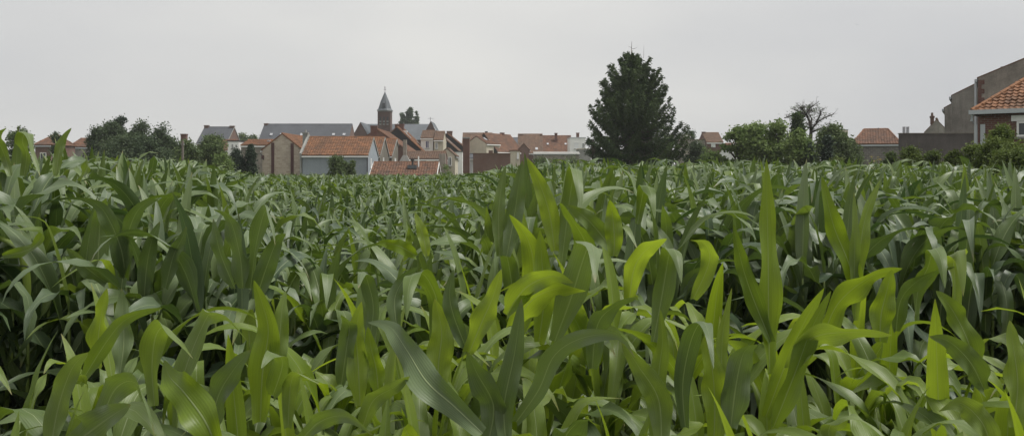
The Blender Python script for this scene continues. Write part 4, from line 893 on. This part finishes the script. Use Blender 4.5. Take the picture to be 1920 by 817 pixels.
def stalk_geo(n=7):
    zz = []; rr = []
    for k in range(6):
        z = k/5.0
        zz += [z, min(1, z+.02), min(1.0, z+.1)]; rr += [.0135*(1-.55*z), .0155*(1-.55*z), .0125*(1-.55*z)]
    m = MB(); m.tube([(math.sin(z*9)*.004, math.cos(z*7)*.004, z) for z in sorted(set(zz))], [float(np.interp(z, zz, rr)) for z in sorted(set(zz))], n); return m
STALK = stalk_geo().mesh('stalk', M['stalk'], True)

def plant_leaves(h, young, rg, top_only=False):
    """(kind, variant, z, azimuth, scale, maturity) of each leaf; h = height of the leaf tips"""
    hs_ = h*rg.uniform(.60, .66); out = []; n = int(rg.integers(8, 11)); a0 = rg.uniform(0, 2*math.pi); sc = h/1.62
    for i in range(n):
        f = i/(n-1); z = hs_*(.24+.76*f**.8)
        if top_only and f < .42: continue
        kind = 'arch' if f < .48 else ('upper' if f < .93 else 'spear')
        if rg.random() < (.5 if top_only and kind == 'spear' else .12): kind = 'upper'
        s = sc*rg.uniform(.82, 1.08)*(.8+.2*min(1, f*3))*(1 if f < .9 else .92)
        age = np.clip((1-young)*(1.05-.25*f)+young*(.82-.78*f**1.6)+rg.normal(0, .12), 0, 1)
        if kind == 'spear' and young > .5 and rg.random() < .6: age *= .5
        out.append((kind, int(rg.integers(NV[kind])), z, a0+(math.pi if i % 2 else 0)+rg.normal(0, .38), s, float(age)))
    return hs_, out

def sstep(a, b, x): t = min(1, max(0, (x-a)/(b-a))); return t*t*(3-2*t)
def stand(X, D):
    """height of the leaf tips at a place in the field, and how young the plants are (None = no plant)"""
    px = CX+X/D*F
    front = 3.7-.2*sstep(1250, 1500, px)-.45*sstep(560, 420, px)
    back = front+.5+1.1*sstep(1180, 1400, px)+.15*sstep(560, 420, px)
    if D < front:
        h = 1.48+.27*math.exp(-((px-1060)/170)**2)*sstep(2.3, 3.0, D)-.06*sstep(300, 0, px)+.05*sstep(1350, 1600, px)
        if D < 2.5: h -= .06
        return h, .95-.35*sstep(700, 350, px)
    mid = sstep(560, 640, px)*sstep(1180, 1120, px)
    if D < back:
        return (1.60, .45) if mid > .5 else None
    left = sstep(520, 300, px); right = sstep(860, 1010, px)
    h = 1.60-.02*sstep(10, 40, D)
    h += left*(.66-.05*sstep(5, 12, D)) + right*.51
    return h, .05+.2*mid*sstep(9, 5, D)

def skyline(px, D):
    """tallest a plant may stand there: the measured top line of the crop"""
    return H+(HY-float(np.interp(px, (0, 120, 180, 330, 450, 560, 800, 900, 1000, 1900), (240, 248, 274, 284, 310, 326, 328, 306, 292, 298))))/F*D
PLANTS = []
rows = []; D = 1.95
while D < 62: rows.append(D); D += .40 if D < 8 else .60
for D in rows:
    xm = D*.66+1.0; X = -xm+RG.random()*.2
    while X < xm:
        x, y = X+RG.normal(0, .035), D+RG.normal(0, .09)+.03*X*.3
        X += (.138 if D < 8 else .21)*RG.uniform(.8, 1.25)
        if y < 1.85: continue
        px = CX+x/y*F
        if px > 1000 and y > 30+(1920-px)*.012: continue
        if px < 480 and y > 52: continue
        st = stand(x, y)
        if st is None or RG.random() < .05: continue
        hh = min(st[0]*(1+float(np.clip(RG.normal(0, .04), -.08, .055))), skyline(px, y)-(.10 if y < 5 else .02)+float(RG.normal(0, .025)))
        PLANTS.append((y, x, hh, st[1], px))
def add_plant(x, y, h, young, rg, label, group, lean=.04, extra=()):
    root = empty('maize_plant', (x, y, 0), 0, label, 'maize plant', group)
    root.rotation_euler = (rg.normal(0, lean), rg.normal(0, lean), 0)
    hs_, lv = plant_leaves(h, young, rg)
    o = bpy.data.objects.new('stalk', STALK); o.scale = (h/1.6, h/1.6, hs_); link(o, root)
    for kind, vi, z, a, s, age in lv:
        o = bpy.data.objects.new('leaf', LEAF_ME[kind][vi]); o.location = (0, 0, z); o.rotation_euler = (0, 0, a); o.scale = (s, s, s)
        o.color = (age, float(rg.random()), float(rg.random()), 1); link(o, root)
    return root

def screen_blade(root, pts, width, age, roll=0.0, base_w=.55, fold=.32, ruffle=.45, rnd=None):
    """a blade along a measured midrib: pts = (px, py, distance) from its foot to its tip"""
    P = np.array([[PX(a, d), d, PZ(b, d)] for a, b, d in pts]); n = len(P)
    t = np.concatenate([[0], np.cumsum(np.linalg.norm(np.diff(P, axis=0), axis=1))]); t /= t[-1]
    ns, nu = 24, 6; s = np.linspace(0, 1, ns+1)
    def cr(s_):     # Catmull-Rom through the measured points
        i = min(n-2, int(np.searchsorted(t, s_, 'right')-1)); i = max(0, i); f = (s_-t[i])/(t[i+1]-t[i])
        p0, p1, p2, p3 = P[max(i-1, 0)], P[i], P[i+1], P[min(i+2, n-1)]
        return .5*((2*p1)+(-p0+p2)*f+(2*p0-5*p1+4*p2-p3)*f*f+(-p0+3*p1-3*p2+p3)*f**3)
    C = np.array([cr(a) for a in s]); T = np.gradient(C, axis=0); T /= np.linalg.norm(T, axis=1, keepdims=True)
    face = np.array([math.sin(roll), -math.cos(roll), .25]); B = np.zeros_like(T); b_ = np.cross(T[0], face)
    for k_ in range(ns+1):
        b_ = b_-T[k_]*b_.dot(T[k_]); b_ /= np.linalg.norm(b_); B[k_] = b_
    Nn = np.cross(B, T)
    x = np.clip(s/.35, 0, 1); w = width/2*(base_w+(1-base_w)*(x*x*(3-2*x)))*(1-np.clip((s-.38)/.62, 0, 1)**1.9)**.95; w[-1] = .0006
    u = np.linspace(-1, 1, nu+1)[None]; fa = fold*(1-.6*s)+.4*np.exp(-s*8); ww = w[:, None]
    ph = RG.random(); rf = ruffle*np.sin(2*np.pi*(2.3*s[:, None]+ph+np.where(u > 0, .35, 0)))*u**2*np.minimum(1, (1-s)*3)[:, None]
    V = C[:, None]+B[:, None]*(u*ww*np.cos(fa)[:, None])[..., None]+Nn[:, None]*(np.abs(u)**1.25*ww*np.sin(fa)[:, None]+rf*ww)[..., None]
    uv = np.stack([np.broadcast_to((u+1)/2, (ns+1, nu+1)), np.broadcast_to(s[:, None], (ns+1, nu+1))], -1).reshape(-1, 2)
    i = np.arange((ns+1)*(nu+1)).reshape(ns+1, nu+1); q = np.stack([i[:-1, :-1], i[:-1, 1:], i[1:, 1:], i[1:, :-1]], -1).reshape(-1, 4)
    V = V.reshape(-1, 3)-np.array(root.location)
    o = bpy.data.objects.new('leaf', np_mesh('leaf', V, q, M['leaf'], uv=uv)); o.color = (age, RG.random() if rnd is None else rnd, .5, 1)
    return link(o, root)

# plants whose big blades are measured one by one: stem column, distance, height of its ordinary leaves, label, blades
Y_, O_ = .05, .85
HERO = [
 (1440, 2.85, 1.30, 'tallest foreground maize plant, one broad light green blade standing bolt upright', [([(1443, 700, 2.85), (1441, 600, 2.85), (1440, 470, 2.84), (1438, 380, 2.83), (1437, 298, 2.82)], .092, .12), ([(1445, 640, 2.85), (1405, 540, 2.8), (1385, 470, 2.7), (1375, 420, 2.65)], .07, .5), ([(1436, 780, 2.85), (1470, 690, 2.8), (1505, 610, 2.72), (1545, 540, 2.65)], .075, .15)]),
 (1600, 2.95, 1.28, 'foreground maize plant with two long light blades spread in a V', [([(1612, 560, 2.95), (1590, 490, 2.94), (1562, 420, 2.92), (1541, 330, 2.9)], .082, .18), ([(1604, 560, 2.95), (1612, 470, 2.95), (1625, 400, 2.96), (1650, 338, 2.98)], .060, .2), ([(1604, 600, 2.95), (1602, 500, 2.93), (1603, 420, 2.92), (1601, 360, 2.92)], .045, .4), ([(1540, 640, 2.9), (1570, 570, 2.85), (1630, 520, 2.8), (1692, 503, 2.78)], .105, .1)]),
 (1030, 3.05, 1.45, 'central maize plant with a bright blade leaning left to a sharp point', [([(1040, 470, 3.05), (1030, 400, 3.04), (1012, 345, 3.02), (988, 296, 3.0)], .078, .12), ([(1052, 500, 3.05), (1062, 420, 3.05), (1070, 360, 3.04), (1078, 316, 2.96), (1086, 345, 2.86), (1090, 400, 2.8)], .07, .6), ([(1055, 540, 3.0), (1100, 470, 2.85), (1060, 395, 2.7), (1050, 380, 2.66)], .08, .45)]),
 (960, 3.0, 1.42, 'central maize plant with one grey green pointed blade beside lime ones', [([(950, 480, 3.0), (965, 400, 3.0), (972, 350, 2.98), (980, 300, 2.96)], .075, .85), ([(936, 480, 3.0), (935, 400, 3.0), (940, 350, 3.0), (948, 310, 3.0)], .055, .6), ([(975, 620, 2.9), (1000, 520, 2.85), (990, 450, 2.8), (955, 402, 2.75)], .095, .08), ([(1010, 640, 2.75), (1020, 560, 2.72), (1016, 490, 2.7), (1012, 432, 2.68)], .085, .1)]),
 (1075, 2.5, 1.25, 'maize plant whose broad pale green blade is folded over at the top, right of centre', [([(1040, 640, 2.5), (1070, 560, 2.45), (1092, 490, 2.4), (1106, 456, 2.34), (1114, 474, 2.22), (1116, 530, 2.14)], .10, .7), ([(960, 610, 2.5), (1000, 560, 2.4), (1050, 540, 2.32), (1098, 545, 2.25)], .088, .06), ([(950, 590, 2.45), (985, 540, 2.38), (1035, 518, 2.3), (1075, 530, 2.25)], .075, .1), ([(1110, 690, 2.45), (1120, 610, 2.4), (1150, 575, 2.35), (1196, 556, 2.3)], .07, .75)]),
 (495, 2.35, 1.22, 'front maize plant with a tall lime green spear blade left of centre', [([(488, 790, 2.35), (492, 700, 2.34), (503, 620, 2.33), (492, 570, 2.32), (476, 525, 2.3)], .088, .1), ([(520, 700, 2.35), (525, 620, 2.36), (530, 570, 2.37), (536, 545, 2.38)], .06, .4), ([(512, 740, 2.3), (530, 680, 2.2), (510, 662, 2.1), (490, 690, 2.05)], .07, .55), ([(540, 800, 2.25), (545, 720, 2.22), (560, 700, 2.15), (600, 720, 2.1)], .05, .45)]),
 (205, 2.6, 1.22, 'front maize plant with a lime blade in front of the dark gap at the left', [([(185, 690, 2.6), (184, 640, 2.6), (190, 590, 2.58), (201, 540, 2.56)], .07, .06), ([(225, 700, 2.62), (232, 640, 2.64), (230, 580, 2.66), (228, 540, 2.66)], .07, .8), ([(150, 720, 2.55), (200, 640, 2.45), (240, 596, 2.4), (305, 577, 2.35)], .055, .5), ([(165, 720, 2.5), (140, 690, 2.4), (100, 675, 2.3), (82, 700, 2.26)], .05, .2)]),
 (300, 2.25, 1.15, 'front maize plant at lower left with a wide oval lime blade hanging forward', [([(410, 850, 1.98), (385, 790, 1.98), (345, 735, 2.02), (318, 705, 2.08), (308, 675, 2.12)], .098, .04), ([(290, 760, 2.25), (285, 690, 2.25), (292, 630, 2.22), (312, 612, 2.15), (345, 650, 2.08), (362, 672, 2.05)], .07, .45), ([(390, 820, 2.3), (410, 740, 2.28), (440, 690, 2.25), (470, 655, 2.22)], .085, .75), ([(330, 800, 2.2), (345, 700, 2.2), (385, 600, 2.2), (400, 590, 2.15), (430, 600, 2.05), (465, 640, 2.0)], .06, .6)]),
 (230, 1.98, 1.10, 'front maize plant at the lower left corner with a long grey green blade bending over', [([(175, 840, 1.98), (190, 790, 1.98), (215, 730, 1.95), (250, 715, 1.85), (278, 760, 1.78), (290, 817, 1.76)], .075, .7), ([(95, 840, 1.98), (110, 760, 1.98), (135, 690, 1.95), (165, 660, 1.9)], .06, .6), ([(140, 830, 1.95), (180, 800, 1.85), (215, 775, 1.8), (245, 758, 1.76)], .09, .7)]),
 (880, 2.2, 1.12, 'front maize plant with a long blue green blade sweeping down to the right, centre', [([(690, 604, 2.3), (730, 612, 2.25), (762, 655, 2.15), (800, 715, 2.05), (850, 760, 2.0), (905, 812, 1.95)][::-1], .088, .95), ([(915, 830, 2.2), (925, 760, 2.2), (895, 700, 2.15), (877, 660, 2.1)], .085, .9), ([(950, 840, 2.2), (945, 760, 2.2), (965, 660, 2.18), (978, 560, 2.15)], .068, .95), ([(820, 740, 2.3), (822, 680, 2.3), (828, 620, 2.3), (815, 560, 2.28)], .085, .1), ([(880, 660, 2.25), (905, 600, 2.22), (925, 555, 2.2), (940, 505, 2.18)], .07, .06), ([(873, 650, 2.3), (850, 590, 2.28), (843, 550, 2.27), (850, 505, 2.26)], .052, .9)]),
 (1020, 2.1, 1.08, 'front maize plant with a grey green blade arching over like a bow, centre', [([(968, 790, 2.1), (1010, 730, 2.05), (1040, 665, 2.0), (1095, 632, 1.95), (1160, 630, 1.92), (1190, 670, 1.9)], .058, .9), ([(1075, 850, 2.05), (1060, 820, 2.0), (1085, 790, 1.9), (1112, 785, 1.84)], .085, .9), ([(1240, 840, 2.1), (1235, 750, 2.1), (1200, 690, 2.06), (1165, 640, 2.03)], .075, .5)]),
 (1340, 2.2, 1.15, 'front maize plant with a ribbed lime sheath of blades standing straight, right of centre', [([(1338, 830, 2.2), (1340, 760, 2.2), (1335, 690, 2.19), (1318, 618, 2.17)], .08, .03), ([(1350, 780, 2.22), (1352, 700, 2.21), (1356, 620, 2.2), (1372, 540, 2.18)], .04, .3), ([(1285, 800, 2.25), (1280, 720, 2.25), (1295, 640, 2.22), (1316, 602, 2.13), (1330, 630, 2.02), (1338, 690, 1.96)], .062, .85), ([(1370, 800, 2.2), (1380, 720, 2.18), (1395, 660, 2.15), (1420, 645, 2.1)], .085, .9), ([(1225, 830, 2.25), (1235, 700, 2.25), (1242, 640, 2.24), (1238, 580, 2.22)], .055, .3)]),
 (1500, 2.15, 1.12, 'front maize plant with one blade lying level to the right, lower right', [([(1480, 690, 2.15), (1520, 635, 2.1), (1590, 622, 2.02), (1672, 628, 1.97)], .072, .35), ([(1450, 800, 2.15), (1490, 700, 2.12), (1520, 620, 2.1), (1558, 545, 2.08)], .065, .25), ([(1560, 850, 2.0), (1555, 800, 1.98), (1590, 780, 1.92), (1640, 800, 1.88), (1665, 830, 1.85)], .055, .5)]),
 (1830, 2.3, 1.18, 'front maize plant near the right edge with a smooth blade bowing to the left', [([(1830, 700, 2.3), (1815, 640, 2.28), (1785, 580, 2.24), (1755, 545, 2.2)], .075, .4), ([(1845, 730, 2.28), (1820, 680, 2.2), (1780, 640, 2.12), (1742, 630, 2.08)], .072, .65), ([(1900, 800, 2.2), (1908, 720, 2.2), (1900, 650, 2.2), (1893, 600, 2.2)], .085, .2), ([(1860, 840, 2.1), (1840, 790, 2.05), (1800, 755, 1.98), (1760, 770, 1.94)], .07, .45)]),
 (1650, 2.5, 1.2, 'front maize plant right of centre whose lime blades crowd straight up', [([(1650, 640, 2.5), (1652, 590, 2.5), (1664, 540, 2.49), (1672, 505, 2.48)], .08, .05), ([(1715, 600, 2.6), (1722, 540, 2.6), (1740, 500, 2.58), (1750, 466, 2.5), (1764, 485, 2.4), (1772, 540, 2.34)], .065, .5), ([(1790, 580, 2.6), (1790, 530, 2.6), (1788, 490, 2.58), (1795, 470, 2.48), (1802, 492, 2.38), (1806, 555, 2.32)], .06, .25), ([(1680, 620, 2.6), (1690, 560, 2.55), (1730, 520, 2.5), (1790, 500, 2.45)], .06, .7)]),
 (1150, 2.7, 1.3, 'maize plant with a narrow upright lime blade in the middle of the picture', [([(1150, 480, 2.7), (1152, 450, 2.7), (1148, 400, 2.7), (1143, 375, 2.68)], .07, .08), ([(1180, 560, 2.7), (1190, 500, 2.65), (1215, 465, 2.58), (1250, 447, 2.5)], .075, .06), ([(1195, 420, 2.9), (1200, 390, 2.9), (1210, 348, 2.84), (1222, 366, 2.75), (1228, 410, 2.7)], .05, .5), ([(1225, 640, 2.6), (1240, 560, 2.6), (1252, 490, 2.58), (1258, 466, 2.5), (1270, 480, 2.42), (1278, 530, 2.37)], .075, .6), ([(1300, 560, 2.6), (1330, 490, 2.55), (1320, 455, 2.45), (1295, 450, 2.4)], .065, .3), ([(1150, 470, 2.8), (1110, 420, 2.75), (1080, 395, 2.7), (1060, 385, 2.68)], .07, .6)]),
 (780, 2.6, 1.25, 'maize plant left of centre with a broad pale blade bent over like a hook', [([(815, 640, 2.6), (820, 570, 2.58), (800, 520, 2.5), (778, 512, 2.42), (766, 540, 2.34), (762, 600, 2.28)], .075, .5), ([(745, 620, 2.6), (740, 560, 2.62), (760, 520, 2.62), (785, 500, 2.6)], .055, .8), ([(690, 650, 2.6), (700, 580, 2.6), (690, 530, 2.58), (680, 510, 2.5), (672, 540, 2.42)], .055, .8), ([(800, 480, 3.4), (795, 450, 3.4), (788, 425, 3.4), (778, 398, 3.4)], .055, .12), ([(780, 480, 3.2), (750, 462, 3.1), (720, 455, 3.0), (705, 456, 2.95)], .06, .25)]),
 (660, 2.3, 1.15, 'front maize plant left of centre with a narrow lime blade and pale companion', [([(675, 760, 2.3), (672, 690, 2.3), (668, 620, 2.3), (678, 565, 2.28)], .07, .12), ([(710, 740, 2.3), (705, 690, 2.3), (695, 650, 2.3), (690, 612, 2.3)], .055, .05), ([(640, 720, 2.32), (650, 650, 2.3), (655, 610, 2.28), (640, 590, 2.2)], .06, .7), ([(680, 800, 2.2), (700, 750, 2.15), (740, 725, 2.1), (768, 705, 2.05)], .055, .5), ([(560, 830, 2.1), (600, 790, 2.0), (650, 780, 1.92), (698, 815, 1.88)], .05, .6)]),
 (215, 4.0, 1.75, 'tall maize plant at left with a drooping grey green blade over the dark gap', [([(235, 520, 4.0), (225, 460, 3.92), (190, 390, 3.85), (145, 371, 3.8)], .105, .95), ([(230, 520, 4.0), (240, 440, 3.9), (262, 390, 3.8), (298, 373, 3.75)], .09, .9), ([(270, 560, 3.9), (275, 500, 3.85), (285, 450, 3.8), (300, 415, 3.78)], .09, .95), ([(310, 540, 3.9), (325, 480, 3.85), (340, 450, 3.82), (350, 425, 3.8)], .08, .9), ([(200, 530, 3.9), (160, 500, 3.8), (140, 478, 3.75), (125, 465, 3.7)], .08, .95)]),
 (470, 3.75, 1.55, 'maize plant left of centre with three dark grey green blades fanned out', [([(455, 540, 3.75), (450, 480, 3.7), (430, 410, 3.65), (400, 392, 3.6)], .10, .95), ([(470, 540, 3.75), (480, 460, 3.7), (497, 396, 3.6), (510, 415, 3.5), (516, 460, 3.44)], .08, .9), ([(480, 560, 3.75), (500, 500, 3.7), (520, 450, 3.65), (536, 438, 3.6)], .10, .95), ([(440, 540, 3.75), (415, 480, 3.72), (405, 440, 3.7), (400, 410, 3.7)], .08, .85)]),
 (50, 4.1, 1.85, 'tall maize plant at the far left with a blade reaching up against the sky', [([(45, 330, 4.1), (50, 290, 4.08), (42, 265, 4.0), (52, 250, 3.95), (75, 330, 3.85)], .07, .6), ([(105, 330, 4.3), (110, 290, 4.3), (118, 262, 4.3), (134, 240, 4.28)], .055, .55), ([(20, 330, 4.2), (8, 290, 4.2), (-5, 255, 4.1), (12, 240, 4.05)], .06, .6), ([(150, 340, 4.3), (165, 310, 4.2), (160, 288, 4.1), (152, 280, 4.05)], .06, .6), ([(5, 480, 3.9), (60, 465, 3.8), (80, 432, 3.7), (30, 430, 3.6)], .06, .4)]),
]
rgp = np.random.default_rng(303)
HP = []
for px, Dh, h, lb, bl in HERO:
    X = PX(px, Dh); root = add_plant(X, Dh, h, .55 if Dh > 3.5 else .8, rgp, lb, None, lean=0.0)
    for b in bl:
        screen_blade(root, b[0], b[1]*.86, min(b[2], .78), roll=rgp.uniform(-.35, .35), rnd=rgp.uniform(.45, 1.0) if b[2] > .5 else None)
    HP.append((X, Dh))
PLANTS = [p for p in PLANTS if min((p[1]-a)**2+(p[0]-b)**2 for a, b in HP) > .02]
vis = sorted([p for p in PLANTS if -60 < p[4] < 1980], key=lambda p: p[0])
near = vis[:300-len(HERO)]; ids = set(map(id, near)); rest = [p for p in PLANTS if id(p) not in ids]
LM = [(170, 'at the far left edge'), (350, 'below the dark left trees'), (480, 'below the steep slate roof'), (565, 'below the patterned brick gable'), (690, 'below the blue house'), (745, 'below the church steeple'),
      (865, 'below the terrace roofs'), (965, 'below the tall brick stack'), (1090, 'below the long brown roofs'), (1190, 'below the left half of the spruce'), (1290, 'below the right half of the spruce'), (1350, 'below the grey flat house'),
      (1420, 'below the first leafy trees'), (1480, 'below the third leafy tree'), (1560, 'below the bare dead tree'), (1612, 'below the rounded green trees'), (1690, 'below the hip roofed barn'), (1760, 'below the left half of the dark wall'), (1822, 'below the right half of the dark wall'), (9999, 'below the red brick house')]
def zone(y, px, h):
    place = next(t for a, t in LM if px < a)
    if y < 2.45: rowt = 'foremost light green maize plant'
    elif y < 3.05: rowt = 'front light green maize plant'
    elif y < 3.8: rowt = 'last front-row light green maize plant'
    elif y < 5.6: rowt = 'dark maize plant at the main field edge'
    else: rowt = 'dark maize plant well inside the field'
    return rowt+' '+place, 'maize plants '+place
near.sort(key=lambda p: p[4])
ZN = [zone(p[0], p[4], p[2]) for p in near]; CNT = {}
for z_ in ZN: CNT[z_[0]] = CNT.get(z_[0], 0)+1
ORD = {2: ('left', 'right'), 3: ('leftmost', 'middle', 'rightmost'), 4: ('leftmost', 'second from left', 'third from left', 'rightmost')}; SEEN = {}
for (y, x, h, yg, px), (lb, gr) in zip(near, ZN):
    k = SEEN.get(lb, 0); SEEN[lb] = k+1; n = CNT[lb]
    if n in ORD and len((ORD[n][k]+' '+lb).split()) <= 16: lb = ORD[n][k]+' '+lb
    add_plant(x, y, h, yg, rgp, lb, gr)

# everything farther off: one mass of maize, built blade by blade
def mass(name, label, plants):
    VV, QQ, UU, CC = [], [], [], []; off = 0
    bins = {}
    for y, x, h, yg, px in plants:
        lod = 1 if y < 11 else (2 if y < 24 else 3)
        ls_ = RG.normal(0, .04, 2)
        hs_, lv = plant_leaves(h, yg, RG, top_only=y > 16)
        for kind, vi, z, a, s, age in lv:
            bins.setdefault((lod, kind, vi), []).append((x+ls_[0]*z, y+ls_[1]*z, z, a, s*(1.0 if lod < 3 else 1.22), age, RG.random()))
    for (lod, kind, vi), T in bins.items():
        v, q, uv = LOD[lod][kind][vi]; T = np.array(T); n = len(T)
        c, s_ = np.cos(T[:, 3])[:, None], np.sin(T[:, 3])[:, None]; sc = T[:, 4][:, None]
        W_ = np.stack([(v[:, 0]*c-v[:, 1]*s_)*sc+T[:, 0:1], (v[:, 0]*s_+v[:, 1]*c)*sc+T[:, 1:2], v[:, 2]*sc+T[:, 2:3]], -1)
        VV.append(W_.reshape(-1, 3)); QQ.append((q[None]+(np.arange(n)*len(v))[:, None, None]).reshape(-1, 4)+off); UU.append(np.tile(uv, (n, 1)))
        CC.append(np.repeat(np.stack([T[:, 5], T[:, 6], T[:, 6]], 1), len(v), 0)); off += n*len(v)
    me = np_mesh(name, np.concatenate(VV), np.concatenate(QQ), M['leaf_far'], uv=np.concatenate(UU), col=np.concatenate(CC))
    o = link(bpy.data.objects.new(name, me)); tag(o, label, 'maize', kind='stuff'); return o
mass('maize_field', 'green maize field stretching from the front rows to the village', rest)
# stalks of the mid-distance plants, seen in the shaded gaps
sv = np.array([v.co[:] for v in STALK.vertices]); sq = [tuple(p.vertices) for p in STALK.polygons if len(p.vertices) == 4]
sp_ = [p for p in rest if p[0] < 12]
if sp_:
    A_ = np.array([(p[1], p[0], p[2]) for p in sp_]); n = len(A_)
    V = np.stack([sv[:, 0]*np.ones((n, 1))+A_[:, 0:1], sv[:, 1]*np.ones((n, 1))+A_[:, 1:2], sv[None, :, 2]*A_[:, 2:3]*.63], -1).reshape(-1, 3)
    Q = (np.array(sq)[None]+(np.arange(n)*len(sv))[:, None, None]).reshape(-1, 4)
    o = link(bpy.data.objects.new('maize_stalks', np_mesh('maize_stalks', V, Q, M['stalk']))); tag(o, 'thin green maize stalks standing in the shaded field behind the front rows', 'maize', kind='stuff')

# ------------------------------------------------------------------ damp summer air
hz, ht, hb = mat_new('damp_air'); ht.nodes.remove(hb)
pv = ht.nodes.new('ShaderNodeVolumePrincipled'); pv.inputs['Color'].default_value = (0.86, 0.88, 0.90, 1); pv.inputs['Density'].default_value = 0.00038; pv.inputs['Anisotropy'].default_value = 0.2
ht.links.new(pv.outputs[0], [n for n in ht.nodes if n.type == 'OUTPUT_MATERIAL'][0].inputs['Volume'])
ho = MB().box(-320, 320, -60, 420, -1.1, 30).build('haze', hz); tag(ho, 'thin damp haze over the whole field and village', 'haze', kind='stuff')
